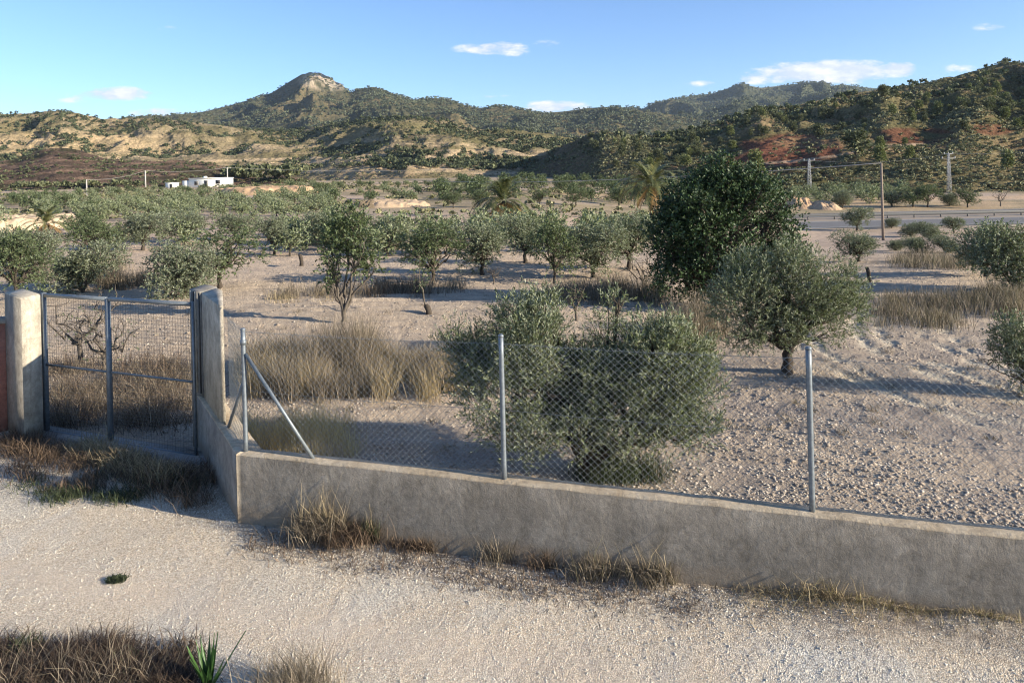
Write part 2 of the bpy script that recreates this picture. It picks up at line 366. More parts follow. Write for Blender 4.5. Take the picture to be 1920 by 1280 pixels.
# ------------------------------------------------------------------ layout of the wall line
A_ = at(443, 850, WALLZ)[:2]; B_ = at(1920, 1008, WALLZ)[:2]
uw = (B_-A_)/np.linalg.norm(B_-A_); nb = np.array([-uw[1], uw[0]])      # along wall, towards the field
WEND = A_+uw*13.0
J1 = at(370, 740, WALLZ)[:2]
ur = (J1-A_)/np.linalg.norm(J1-A_)
nr = np.array([ur[1], -ur[0]])                                           # to the field side of the return wall
G0 = at(88, 815)[:2]; ug = np.array([1.57, -.68]); ug /= np.linalg.norm(ug)
_pl = [(-40, 9.5), (-8.4, 12.0), tuple(G0-ug*.2), tuple(J1+ur*.0), tuple(A_), tuple(WEND), (40, WEND[1]+uw[1]/uw[0]*(40-WEND[0]))]
def yline(x): return np.interp(x, [p[0] for p in _pl], [p[1] for p in _pl])

# ------------------------------------------------------------------ ground sheet
SOIL = np.array([.42, .338, .25]); SOILB = np.array([.46, .352, .26]); ORANGE = np.array([.54, .38, .23]); DRY = np.array([.33, .27, .16])
def soil_colour(x, y, z):
    a = x/np.maximum(y, 3); n = fbm(x*.08+3, y*.08, 5); c = np.ones(x.shape+(3,))*SOIL
    far = sstep(22, 60, y)[..., None]; c = c*(1-far)+SOILB*far
    # noise patches mixed towards grey nearer the wall, pale tracks
    g = (sstep(.45, .62, fbm(x*.35, y*.5+7, 5))*sstep(24, 12, y))[..., None]; c = c*(1-.38*g)+np.array([.22, .2, .19])*.38*g
    f2 = (sstep(.32, .5, fbm(x*.02, y*.05+4, 5))*sstep(75, 120, y))[..., None]; c = c*(1-.85*f2)+(DRY*(.55+.6*fbm(x*.15, y*.15, 4))[..., None])*.85*f2
    f3 = (sstep(.56, .66, fbm(x*.018+8, y*.06, 4))*sstep(60, 110, y))[..., None]; c = c*(1-.7*f3)+ORANGE*.7*f3
    st = np.sin(fur_v(x, y)*2*math.pi/.85)*sstep(14, 24, y)*sstep(110, 60, y); c = c*(1+.13*st[..., None]*fbm(x*.3, y*.3+8, 3)[..., None])
    tr = tracks(x, y)[..., None]; c = c*(1-.85*tr)+np.array([.52, .46, .35])*.85*tr
    return c*(0.86+.3*n[..., None])
def fur_v(x, y):
    wx = x+1.2*fbm(x*.2, y*.2, 3); ang = .05+.55*sstep(1.5, 7, x)*sstep(26, 12, y)
    return y*np.cos(ang)+wx*np.sin(ang)+.5*(fbm(x*.35+5, y*.35, 3)-.5)
def tracks(x, y):
    q = np.hypot(x-16.2, y-16)+.5*(fbm(x*.5, y*.5, 3)-.5); m = 0
    for c0 in (6.0, 6.55, 7.5, 8.05, 9.3, 9.8): m = np.maximum(m, np.exp(-((q-c0)/.17)**2))
    return m*sstep(4, 6, x)*sstep(10.5, 13, y)*sstep(24, 19, y)*sstep(.35, .5, fbm(x*.8+3, y*.8, 3))
def micro(x, y):
    """ploughed relief: furrows, clods, tracks"""
    v = fur_v(x, y)
    fur = np.sin(v*2*math.pi/.85)*(.045+.045*sstep(16, 28, y))*(1-.6*sstep(3, 7, x))*(fbm(x*.4, y*.4+2, 3)*1.6)-.045*tracks(x, y)
    cl = (fbm(x*5.1, y*5.1, 5, .66)-.5)*.055+(ridged(x*1.1, y*1.1, 4)-.6)*.03
    big = (fbm(x*.1, y*.1, 3)-.5)*.25
    k = sstep(120, 25, y)
    return (fur+cl)*k*(.4+.6*sstep(8.5, 11, y))+big*sstep(12, 20, y)
na, nd = 1150, 720
a_ = np.concatenate([np.linspace(-3.2, -.86, 60)[:-1], np.linspace(-.86, .86, na), np.linspace(.86, 3.2, 60)[1:]])
d_ = np.concatenate([[-60, -20, -5, 1, 4], np.geomspace(6.5, 330, nd), np.geomspace(345, 9000, 30)])
Agr, Dgr = np.meshgrid(a_, d_); Xg = np.clip(Agr*np.maximum(Dgr, 6.5), -5800, 5800); Yg = Dgr
Zg = Hf(Xg, Yg)
beh = Yg > yline(Xg)+.1
Zg = np.where(beh, Zg+micro(Xg, Yg)*sstep(0, .6, Yg-yline(Xg)), -.07)
Zg[-30:] = np.minimum(Zg[-30:], 4)-np.linspace(0, 60, 30)[:, None]*0
def grid_faces(nr_, nc):
    i = np.arange(nr_*nc).reshape(nr_, nc); return np.c_[i[:-1, :-1].ravel(), i[:-1, 1:].ravel(), i[1:, 1:].ravel(), i[1:, :-1].ravel()]
gcol = soil_colour(Xg, Yg, Zg)
g = link('ground', mesh_data('ground', np.c_[Xg.ravel(), Yg.ravel(), Zg.ravel()], grid_faces(*Xg.shape), M_GROUND, True, gcol.reshape(-1, 3)))
tag(g, 'stony ploughed earth of the orchard behind the wall', 'ground', kind='structure')
# gravel drive: everything on the near side of the wall line
nx, ny = 1300, 420
xs = np.linspace(-16, 12, nx); tt = np.linspace(0, 1, ny)
Xd = np.tile(xs, (ny, 1)); Yd = 1.5+(yline(xs)[None]+.04-1.5)*tt[:, None]
dist = yline(Xd)-Yd
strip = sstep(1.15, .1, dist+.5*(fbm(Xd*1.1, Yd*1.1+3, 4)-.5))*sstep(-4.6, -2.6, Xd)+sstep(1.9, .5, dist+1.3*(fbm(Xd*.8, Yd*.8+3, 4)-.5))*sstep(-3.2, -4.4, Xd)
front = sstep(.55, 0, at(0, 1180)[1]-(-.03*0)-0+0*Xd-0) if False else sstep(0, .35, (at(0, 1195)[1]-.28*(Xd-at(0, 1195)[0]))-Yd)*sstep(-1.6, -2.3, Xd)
Zd = .02+.13*sstep(.5, 4.6, Xd)*sstep(1.5, .0, dist)+(fbm(Xd*1.1, Yd*1.1, 4)-.5)*.035+(fbm(Xd*24, Yd*24, 3)-.5)*.012+.05*sstep(.5, 0, dist)*fbm(Xd*4, Yd*4, 3)
dl = -((Xd-A_[0])*nb[0]+(Yd-A_[1])*nb[1])+.25*(fbm(Xd*.35, Yd*.35, 3)-.5); band = np.exp(-((dl-1.55)/.34)**2)+np.exp(-((dl-3.05)/.4)**2)
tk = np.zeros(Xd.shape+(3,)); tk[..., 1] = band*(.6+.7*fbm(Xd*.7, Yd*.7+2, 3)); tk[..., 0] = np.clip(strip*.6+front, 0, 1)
g = link('gravel_drive', mesh_data('gravel_drive', np.c_[Xd.ravel(), Yd.ravel(), Zd.ravel()], grid_faces(*Xd.shape), M_GRAVEL, True, tk.reshape(-1, 3)))
tag(g, 'pale limestone gravel drive in front of the concrete wall', 'drive', kind='structure')
def zdrive(x, y):
    i = np.clip(np.round((x+16)/28*(nx-1)).astype(int), 0, nx-1); yl = yline(x)+.04
    j = np.clip(np.round((y-1.5)/(yl-1.5)*(ny-1)).astype(int), 0, ny-1); return Zd[j, i]
def zfield(x, y): return Hf(x, y)+micro(x, y)*sstep(0, .6, y-yline(x))

# ------------------------------------------------------------------ hills and mountains
GN = {}
def sil(pts):
    P = np.array([elev(*p) for p in pts]); return P[:, 0], P[:, 1]
def hill(name, label, pts, crest, base, nc, nr_, amp, nsc, colf, m, drop=.0, pw=.85, spur=0., zoff=-1.5, warp=None, terr=0, fine=0.):
    sa, se = sil(pts); a = np.linspace(sa[0], sa[-1], nc)
    ca, cd = zip(*[(elev(p, 250)[0], d) for p, d in crest]); ba, bd = zip(*[(elev(p, 250)[0], d) for p, d in base])
    e = np.interp(a, sa, se); k = np.ones(5)/5; e = np.convolve(np.pad(e, 2, 'edge'), k, 'valid')
    Dc = np.interp(a, ca, cd); Db = np.interp(a, ba, bd)
    t = np.concatenate([np.linspace(0, 1, nr_), 1+np.geomspace(.02, .9, nr_//4)])
    T, Aa = np.meshgrid(t, a, indexing='ij')
    wob = 1+spur*(fbm(Aa*nsc[1]*.25, T*1.2+3.3, 2)-.5)*np.sin(math.pi*np.clip(T, 0, 1))
    D = Db+(Dc-Db)*T*wob
    X = Aa*D; zc = HC+e*Dc; zb = Hf(a*Db, Db)+zoff
    if drop: zb = zb*0+drop
    s = np.where(T < 1, np.clip(T, 0, 1)**pw, 1-(T-1)*.9)
    if terr: s = np.where(T < 1, s*.35+.65*(np.floor(s*terr)+sstep(.55, 1, (s*terr) % 1))/terr, s)
    Z = zb+(zc-zb)*s
    wx = X+nsc[0]*.9*(fbm(X/nsc[0]*.7, D/nsc[0]*.7, 3)-.5); wy = D+nsc[0]*.9*(fbm(X/nsc[0]*.7+9, D/nsc[0]*.7+4, 3)-.5)
    arc = Aa*Dc.mean()+nsc[0]*1.1*(fbm(X/nsc[0]*.55+3, D/nsc[0]*.55, 3)-.5)*2+T*nsc[0]*.35
    n1 = ridged(arc/nsc[0]*.8, T*1.5+fbm(X/nsc[0], D/nsc[0], 2), 3, .45); n2 = ridged(wx/nsc[0]*1.15, wy/nsc[0]*.9, 6, .52)
    n = .52*(n1-n1.mean())+.55*(n2-n2.mean())
    wgt = np.sin(math.pi*np.clip(T, 0, 1))**.6*(T < 1)
    Z = Z+n*amp*(zc-zb)*wgt*(HC+(Z-HC))/np.maximum(zc, 1)**1.0*1.0 + n*amp*.35*(zc-zb)*wgt
    Z = Z+fine*(fbm(X/6, D/6, 4)-.5)
    # world pixel of every vertex, for soil zones that stay put on the slope
    GN[id(X)] = (n-n.mean())/n.std()
    col = colf(X, D, Z, T, Aa)
    o = link(name, mesh_data(name, np.c_[X.ravel(), D.ravel(), Z.ravel()], grid_faces(*X.shape), m, True, col.reshape(-1, 3)))
    tag(o, label, 'hill', kind='structure')
    return X, D, Z, T
def px_of(X, D, Z):
    a = X/D; e = (Z-HC)/D; return CX+F*(a*cr-e*sr), CY-F*(a*sr+e*cr)
def blend(c, w_, col): w_ = np.clip(w_, 0, 1)[..., None]; return c*(1-w_)+np.array(col)*w_
def ell(px, py, cx, cy, rx, ry, soft=.3): return sstep(1+soft, 1-soft, np.hypot((px-cx)/rx, (py-cy)/ry)+.5*(fbm(px*.03, py*.06, 3)-.5))

def col_A(X, D, Z, T, Aa):
    px, py = px_of(X, D, Z); n = fbm(X/160, D/160, 5); c = np.ones(X.shape+(3,))*np.array([.135, .13, .078])
    c = blend(c, sstep(.5, .66, n)*.75, (.27, .215, .12)); c = blend(c, ell(px, py, 610, 151, 48, 20, .25)*sstep(.36, .44, fbm(X/30, D/30+Z/20, 5)), (.66, .54, .42))
    c = blend(c, ell(px, py, 570, 200, 60, 40)*.5, (.26, .21, .12))
    return c
def col_A3(X, D, Z, T, Aa):
    n = fbm(X/200, D/200, 5); c = np.ones(X.shape+(3,))*np.array([.11, .12, .075]); return blend(c, sstep(.52, .68, n)*.5, (.22, .19, .11))
def col_B(X, D, Z, T, Aa):
    px, py = px_of(X, D, Z); n = fbm(X/60, D/60, 5); c = np.ones(X.shape+(3,))*np.array([.305, .24, .15])
    c = blend(c, sstep(.40, .56, n)*sstep(250, 900, px+0*py)*.85, (.175, .155, .075))
    c = blend(c, sstep(.5, .6, fbm(X/22+4, D/22, 5))*.6, (.14, .125, .06))
    c = blend(c, sstep(.50, .58, fbm(X/110+1, Z/2.4+.8*fbm(X/50, D/50, 3), 4))*sstep(.7, .25, T), (.52, .39, .25))
    c = blend(c, ell(px, py, 120, 270, 170, 22)*.7, (.50, .37, .22)); c = blend(c, ell(px, py, 700, 325, 90, 16)*.7, (.50, .36, .22))
    return c
def col_D(X, D, Z, T, Aa):
    n = fbm(X/14, Z/.9, 5); c = np.ones(X.shape+(3,))*np.array([.135, .095, .075]); c = blend(c, sstep(.45, .6, n), (.255, .17, .125))
    return blend(c, sstep(.55, .7, fbm(X/20+6, D/20, 4))*.8, (.075, .07, .04))
def col_C(X, D, Z, T, Aa):
    px, py = px_of(X, D, Z); n = fbm(X/25, D/25, 5); c = np.ones(X.shape+(3,))*np.array([.25, .205, .115])
    c = blend(c, sstep(.42, .6, n)*.75, (.115, .115, .05)); c = blend(c, sstep(.5, .62, fbm(X/40+4, Z/2.2, 4))*.55, (.28, .19, .12))
    c = blend(c, sstep(1190, 1060, px)*.8, (.165, .12, .08)); c = blend(c, sstep(.5, .6, fbm(X/14, D/14+5, 5))*sstep(1200, 1100, px)*.7, (.10, .10, .05))  # left slope's shade put into the colour as darker ground, then scrub tones
    red = (.205, .092, .06)
    jag = 1
    for e in ((1480, 283, 95, 30, 1), (1405, 302, 75, 14, .9), (1715, 255, 75, 16, .9), (1855, 243, 42, 11, .8), (1300, 308, 55, 9, .6)):
        c = blend(c, ell(px, py, *e[:4], .18)*e[4]*sstep(.25, .42, fbm(X/9, Z/4, 5)), red if e[0] != 1300 else (.5, .27, .16))
    c = blend(c, ell(px, py, 1505, 268, 60, 10)*.6, (.30, .2, .12)); c = blend(c, ell(px, py, 1400, 240, 60, 10)*.3, (.32, .2, .12))
    # dirt track cut across the slope
    yt = np.interp(px, [1380, 1480, 1570, 1660, 1730], [310, 303, 292, 274, 270]); c = blend(c, sstep(3.0, 1.2, np.abs(py-yt))*sstep(1385, 1400, px)*sstep(1740, 1725, px), (.46, .33, .24))
    return c
far3 = hill('mountains', 'blue-green wooded range on the far skyline', [(1060, 215), (1130, 205), (1185, 200), (1205, 206), (1230, 192), (1270, 186), (1300, 179), (1335, 176), (1365, 166), (1392, 158), (1425, 165), (1455, 162), (1500, 159), (1540, 164), (1580, 159), (1640, 166), (1700, 166), (1800, 175), (1960, 190)],
            [(1000, 3400), (1960, 3400)], [(1000, 1500), (1960, 1300)], 520, 200, .8, (330, 30), col_A3, M_MTN, drop=10, pw=.95, spur=.2)
far1 = hill('mountains', 'wooded mountain with a pale rocky summit', [(180, 232), (240, 222), (310, 217), (380, 210), (430, 198), (480, 184), (510, 174), (535, 158), (548, 150), (560, 143), (566, 139), (574, 139), (579, 135), (590, 137), (600, 136), (612, 143), (619, 144), (629, 154), (640, 157), (652, 171), (657, 174), (672, 167), (700, 163), (722, 169), (745, 179), (775, 187), (810, 184), (840, 186), (870, 197), (900, 203), (930, 199), (955, 200), (990, 208), (1020, 212), (1060, 209), (1100, 203), (1150, 200), (1195, 207), (1240, 212), (1330, 228), (1450, 235)],
            [(180, 2300), (560, 2500), (660, 2100), (1450, 1900)], [(180, 1300), (1450, 1200)], 760, 260, .8, (260, 42), col_A, M_MTN, drop=8, pw=1.0, spur=.2)
hb = hill('hills', 'dry golden hills dotted with pines beyond the valley', [(-260, 205), (-60, 216), (0, 214), (60, 213), (90, 208), (115, 208), (150, 213), (195, 224), (215, 221), (260, 222), (330, 226), (400, 234), (450, 240), (520, 246), (580, 243), (625, 234), (665, 224), (700, 221), (740, 220), (790, 222), (835, 226), (870, 238), (900, 243), (950, 242), (1000, 250), (1060, 257), (1120, 268), (1250, 290), (1400, 310)],
          [(-260, 800), (560, 860), (760, 700), (1400, 700)], [(-260, 500), (0, 520), (440, 540), (560, 500), (760, 400), (880, 420), (1400, 450)], 900, 340, .75, (85, 60), col_B, M_HILL, pw=1.0, spur=.3, fine=2.5)
hd = hill('hills', 'dark brown terraced hillside behind the white house', [(-320, 300), (-60, 303), (0, 303), (30, 300), (55, 291), (80, 281), (105, 277), (135, 279), (165, 288), (200, 297), (240, 300), (300, 302), (350, 300), (400, 306), (440, 322), (480, 334), (520, 330), (560, 333), (600, 345), (640, 350)],
          [(-320, 380), (640, 340)], [(-320, 270), (640, 262)], 640, 160, .12, (26, 70), col_D, M_HILL, pw=.9, spur=.1, terr=9, fine=1.5)
hc = hill('hills', 'right-hand hill with pines, scrub and red earth cuts', [(880, 338), (920, 326), (950, 312), (985, 298), (1020, 286), (1060, 272), (1090, 258), (1110, 249), (1135, 247), (1165, 252), (1200, 254), (1235, 256), (1280, 248), (1310, 240), (1345, 228), (1380, 217), (1410, 211), (1450, 206), (1490, 198), (1530, 190), (1580, 180), (1620, 172), (1680, 163), (1730, 157), (1770, 148), (1810, 138), (1850, 127), (1890, 121), (1925, 118), (2050, 108), (2300, 120)],
          [(880, 760), (960, 640), (1040, 520), (1130, 400), (1400, 400), (1920, 410), (2300, 420)], [(880, 520), (960, 400), (1060, 290), (1180, 225), (1400, 180), (1700, 165), (2300, 160)], 1000, 380, .55, (48, 70), col_C, M_HILL, pw=.95, spur=.25, fine=1.8)

# ------------------------------------------------------------------ leaf, blade and stone scatter
def leaf_quads(P, Dr, L, Wd, rng, n):
    """n leaves along each twig: P twig bases, Dr unit directions, L leaf length, Wd leaf width; twig length = TL"""
    pass
def unit(v): return v/(np.linalg.norm(v, axis=-1, keepdims=True)+1e-9)
def twigs(rng, P, Dr, TL, n, L, Wd, ang=.75):
    m = len(P); s = np.linspace(.05, 1, n)[None, :, None]
    up = rng.normal(size=(m, 3)); side = unit(np.cross(Dr, up)); oth = unit(np.cross(Dr, side))
    ph = rng.random((m, n, 1))*2*math.pi
    pos = P[:, None]+Dr[:, None]*TL[:, None, None]*s+np.array([0, 0, -.12])*TL[:, None, None]*s**2
    out_ = side[:, None]*np.cos(ph)+oth[:, None]*np.sin(ph)
    d = unit(Dr[:, None]*math.cos(ang)+out_*math.sin(ang)+.25*rng.normal(size=(m, n, 3)))
    pos = pos.reshape(-1, 3); d = d.reshape(-1, 3); k = len(pos)
    wv = unit(np.cross(d, rng.normal(size=(k, 3))))
    ll = L*(.7+.6*rng.random((k, 1))); ww = Wd*(.7+.6*rng.random((k, 1)))
    V = np.stack([pos, pos+d*ll*.45+wv*ww*.5, pos+d*ll, pos+d*ll*.45-wv*ww*.5], 1).reshape(-1, 3)
    return V, np.arange(k*4).reshape(-1, 4)
def twig_sticks(P, Dr, TL, r):
    """thin three-sided stems of the twigs"""
    m = len(P); up = np.tile([.3, .5, .8], (m, 1)); a = unit(np.cross(Dr, up)); b = np.cross(a, Dr)
    E = P+Dr*TL[:, None]
    V = np.stack([P+a*r, P-a*.5*r+b*.87*r, P-a*.5*r-b*.87*r, E], 1).reshape(-1, 3); i = np.arange(m)[:, None]*4
    return V, np.concatenate([i+np.array([[0, 1, 3]]), i+np.array([[1, 2, 3]]), i+np.array([[2, 0, 3]])])
def lobe_points(rng, lobes, n, shell=.55):
    """points and outward directions in ellipsoidal lobes (cx,cy,cz,rx,ry,rz)"""
    Lb = np.array(lobes, float); vol = (Lb[:, 3]*Lb[:, 4]*Lb[:, 5])**.75; k = rng.choice(len(Lb), n, p=vol/vol.sum())
    u = unit(rng.normal(size=(n, 3))); r = shell+(1-shell)*rng.random(n)**.7; r = np.where(rng.random(n) < .12, r*rng.random(n), r)
    P = Lb[k, :3]+u*Lb[k, 3:]*r[:, None]; return P, u
def limb(mb, p0, p1, r0, r1, rng, wig=.06, n=7, ns=7, sag=0):
    p0 = np.array(p0, float); p1 = np.array(p1, float); L = np.linalg.norm(p1-p0); s = np.linspace(0, 1, n)[:, None]
    o = rng.normal(size=(n, 3))*wig*L*np.sin(math.pi*s)
    P = p0+(p1-p0)*s+o+np.array([0, 0, 1])*sag*L*np.sin(math.pi*s); mb.tube(P, np.linspace(r0, r1, n), ns, False); return P
def tree_meshes(name, rng, lobes, ntw, nl, L, Wd, TL, lmat, bmat, trunk_r=.09, fork=.45, sub=3, up=.6, shell=.55, lean=(0, 0), ang=.75, flare=1.5, stick=.0025, stems=1, gap=.0, forkspread=.0):
    tb = MB(); lo = np.array(lobes, float); c = (lo[:, :3]*lo[:, 3:4]).sum(0)/lo[:, 3].sum()
    for s in range(stems):
        an = s*2.4+1; f0 = np.array([lean[0]+forkspread*math.cos(an), lean[1]+forkspread*math.sin(an), fork])
        n = 6; t = np.linspace(0, 1, n)[:, None]; P = f0*t*np.array([1, 1, 1])+rng.normal(size=(n, 3))*trunk_r*.25*np.sin(math.pi*t)
        P[0, 2] = -.15; tb.tube(P, trunk_r*np.array([flare, 1.15, 1, .95, .95, 1.0]), 10, False)
        for i, l in enumerate(lo):
            if stems > 1 and i % stems != s: continue
            tgt = l[:3]+np.array([0, 0, -.15])*l[5]
            P2 = limb(tb, f0-np.array([0, 0, .04]), tgt, trunk_r*.68, trunk_r*.22, rng, .07, 7, 7, .06)
            for j in range(sub):
                k = rng.integers(2, 6); e = l[:3]+unit(rng.normal(size=3)+np.array([0, 0, .4]))*l[3:]*.85
                P3 = limb(tb, P2[k], e, trunk_r*.26, trunk_r*.07, rng, .08, 5, 5)
                for q in range(2):
                    e2 = P3[rng.integers(2, 5)]+unit(rng.normal(size=3)+np.array([0, 0, .5]))*l[3:]*.5; limb(tb, P3[2], e2, trunk_r*.12, trunk_r*.03, rng, .08, 4, 4)
    tm = tb.data(name+'_trunk', bmat, True)
    if ntw == 0: return tm, None
    P, u = lobe_points(rng, lobes, ntw, shell)
    if gap:
        keep = fbm(P[:, 0]*2.2/gap+P[:, 1]*1.7/gap+50, P[:, 2]*2.2/gap+50+P[:, 1]/gap, 3) > .40; P = P[keep]; u = u[keep]
    P[:, 2] = np.maximum(P[:, 2], .12)
    Dr = unit(u*.7+np.array([0, 0, up])+.45*rng.normal(size=P.shape)); tl = TL*(.5+1.0*rng.random(len(P)))
    V, Fq = twigs(rng, P, Dr, tl, nl, L, Wd, ang)
    Vs, Fs = twig_sticks(P, Dr, tl, stick)
    cm = mesh_data(name+'_crown', np.concatenate([V, Vs]), [Fq, Fs+len(V)], [lmat, bmat], False, None, np.concatenate([np.zeros(len(Fq)), np.ones(len(Fs))]))
    return tm, cm
def place_tree(name, meshes, loc, s, rz, label, cat, group=None):
    e = link(name, None, None, loc, rz, (s if isinstance(s, tuple) else (s, s, s))); e.empty_display_size = .3
    tag(e, label, cat, group)
    link('trunk', meshes[0], e)
    if meshes[1]: link('crown', meshes[1], e)
    return e
def blades(rng, P, H, Wd, lean=.35, dirbias=(0, 0)):
    """bent tapering grass blades rooted at P"""
    n = len(P); az = rng.random(n)*2*math.pi; ln = lean*(.3+rng.random(n)); h = H*(.5+.7*rng.random(n))*np.clip(.25+1.6*fbm(P[:, 0]*1.6+7, P[:, 1]*1.6, 3), .4, 1.35)
    dx = np.c_[np.cos(az), np.sin(az)]*ln[:, None]+np.array(dirbias); wa = rng.random(n)*math.pi; wv = np.c_[np.cos(wa), np.sin(wa), np.zeros(n)]*(Wd*(.6+.8*rng.random(n)))[:, None]/2
    p1 = P+np.c_[dx*.45*h[:, None], h*.55]; p2 = P+np.c_[dx*1.15*h[:, None], h*np.sqrt(np.maximum(.15, 1-ln**2*.8))]
    V = np.stack([P-wv, P+wv, p1-wv*.8, p1+wv*.8, p2-wv*.25, p2+wv*.25], 1).reshape(-1, 3); i = np.arange(n)[:, None]*6
    return V, np.concatenate([i+np.array([[0, 1, 3, 2]]), i+np.array([[2, 3, 5, 4]])])
def stems_with_heads(rng, P, H, lean=.25, r=.003, head=.03):
    n = len(P); az = rng.random(n)*2*math.pi; h = H*(.6+.6*rng.random(n)); D = unit(np.c_[np.cos(az)*lean, np.sin(az)*lean, np.ones(n)]+.1*rng.normal(size=(n, 3)))
    V, Fa = twig_sticks(P, D, h, r); return V, Fa, P+D*h[:, None], D
_OCT = np.array([[1, 0, 0], [0, 1, 0], [-1, 0, 0], [0, -1, 0], [0, 0, 1], [0, 0, -1], ], float)
_OF = np.array([[0, 1, 4], [1, 2, 4], [2, 3, 4], [3, 0, 4], [1, 0, 5], [2, 1, 5], [3, 2, 5], [0, 3, 5]])
def stones(rng, P, S, flat=.6):
    n = len(P); V = _OCT[None]*(.65+.7*rng.random((n, 6, 1))); V = V+.18*rng.normal(size=V.shape)
    a = rng.random(n)*6.28; c, s = np.cos(a)[:, None], np.sin(a)[:, None]
    X = V[..., 0]*c-V[..., 1]*s; Y = V[..., 0]*s+V[..., 1]*c; V = np.stack([X, Y, V[..., 2]*flat], -1)*S[:, None, None]+P[:, None]
    return V.reshape(-1, 3), (np.arange(n)[:, None, None]*6+_OF[None]).reshape(-1, 3)
def stuff(name, V, Fq, m, label, cat):
    return tag(link(name, mesh_data(name, V, Fq, m)), label, cat, kind='stuff')

# field stones and clods
rng = np.random.default_rng(3)
n = 60000; a = rng.uniform(-.8, .8, n); d = 8/(1-rng.random(n)*.86); x = a*d; y = d; ok = (y > yline(x)+.3) & (fbm(x*.6, y*.6, 4)+.25*rng.random(n) > .52); x, y = x[ok], y[ok]
S = (.006+.022*rng.random(len(x))**3.5)*(1+y*.018); V, Fq = stones(rng, np.c_[x, y, zfield(x, y)+S*.15], S)
stuff('stones', V, Fq, M_STONE, 'pale stones strewn over the ploughed field', 'stones')
n = 48000; a = rng.uniform(-.8, .8, n); d = 8/(1-rng.random(n)*.8); x = a*d; y = d; ok = (y > yline(x)+.3) & (fbm(x*.5+9, y*.5, 4)+.2*rng.random(n) > .5); x, y = x[ok], y[ok]
S = (.008+.034*rng.random(len(x))**3.5)*(1+y*.015); V, Fq = stones(rng, np.c_[x, y, zfield(x, y)], S, .5)
stuff('earth_clods', V, Fq, M_CLOD, 'brown clods of turned earth across the field', 'clods')
# pebbles on the drive
n = 190000; x = rng.uniform(-9, 6.5, n); y = rng.uniform(5.2, 12.3, n); ok = y < yline(x)-.05; x, y = x[ok], y[ok]
ok = rng.random(len(x)) < .35+.65*sstep(.4, .6, fbm(x*.6+2, y*1.3, 4)); dl_ = -((x-A_[0])*nb[0]+(y-A_[1])*nb[1]); ok &= rng.random(len(x)) > .6*(np.exp(-((dl_-1.55)/.34)**2)+np.exp(-((dl_-3.05)/.4)**2)); x, y = x[ok], y[ok]; S = .0038+.0085*rng.random(len(x))**3.5; V, Fq = stones(rng, np.c_[x, y, zdrive(x, y)+S*.1], S, .6)
stuff('gravel', V, Fq, M_PEB, 'loose white pebbles over the gravel drive', 'gravel')

# ------------------------------------------------------------------ walls, pillars, gate, fence
def P2(px, py, z): return at(px, py, z)[:2]
root = link('boundary_wall', None, None, (A_[0], A_[1], 0)); tag(root, 'low grey rendered concrete wall along the drive carrying the chain-link fence', 'wall')
def loc_(plan): return [(p[0]-A_[0], p[1]-A_[1]) for p in plan]
TH = .21
corner_in = A_+nb*TH+uw*(TH*.25)
def displaced_wall(name, p, q, thick, nback, z0, z1, m, parent):
    """long wall slab whose face undulates a little and whose top edge is uneven"""
    L = np.linalg.norm(q-p); n = int(L/.06); s = np.linspace(0, 1, n); ln = s*L; u_ = (q-p)/L
    prof = [(0, z0), (0, z0+.3), (0, z1-.3), (0, z1-.02), (.012, z1-.003), (thick-.012, z1), (thick, z1-.02), (thick, z0)]
    V = []
    for k, (o, z) in enumerate(prof):
        w1 = (fbm(ln*1.3+k, ln*0+k*.7, 4)-.5)*.022; w2 = (fbm(ln*4+2, ln*0+k*.3, 4)-.5)*.018 if 2 < k < 7 else 0*ln
        pt = p[None]+u_[None]*ln[:, None]+nback[None]*(o+w1)[:, None]; V.append(np.c_[pt, np.full(n, z)+w2])
    V = np.stack(V, 0); K = len(prof); i = np.arange(K*n).reshape(K, n); f = np.c_[i[:-1, :-1].ravel(), i[:-1, 1:].ravel(), i[1:, 1:].ravel(), i[1:, :-1].ravel()]
    V = V.reshape(-1, 3); ends = [i[:, 0][::-1], i[:, -1]]
    mi = np.zeros(len(f)+2); mi[(n-1)*3:(n-1)*6] = 1
    V[:, :2] -= A_
    return link(name, mesh_data(name, V, [f, np.array(ends)], m, False, None, mi), parent)
displaced_wall('long_section', A_, WEND, TH, nb, -.3, WALLZ, [M_WALL, M_CAP], root)
displaced_wall('return_section', A_+ur*.002+nr*.0, J1+ur*.25, .30, nr, -.3, WALLZ-.003, [M_JAMB, M_CAP], root)
# jamb pillar with the slotted channels and the wedge of wall behind it
PZ = 2.47
j1 = P2(355, 541.5, PZ); j2 = P2(377, 547, PZ-.0); j3 = P2(405, 538, PZ)
t1 = P2(413, 790, WALLZ); t2 = P2(424, 795, WALLZ); b2 = P2(417, 543, PZ)
r2_ = link('gate_pillar', None, None, (j2[0], j2[1], 0)); tag(r2_, 'concrete gate pillar with two vertical slots, joined to the low wall', 'pillar')
sh = lambda pl: [(p[0]-j2[0], p[1]-j2[1]) for p in pl]
MB().prism(sh([j1, j2, j3+np.array([0, .05]), j1+(j3-j2)*1.0+np.array([0, .02])]), -.2, PZ, .015).obj('post', M_JAMB, r2_)
MB().prism(sh([j2+np.array([.012, -.01]), t1, t2, b2, j3]), WALLZ-.05, PZ-.012, .012).obj('wall_panel', M_PILLAR, r2_)
uj = (j2-j1)/np.linalg.norm(j2-j1); nj = np.array([uj[1], -uj[0]])
for f_, w_ in ((.36, .030), (.84, .026)):
    c = j1+(j2-j1)*f_+nj*.006; o = MB().box((c[0]-j2[0], c[1]-j2[1], (PZ+.9)/2), (w_, .02, PZ-.9-.05), uj).obj('slot', M_SLOT, r2_)
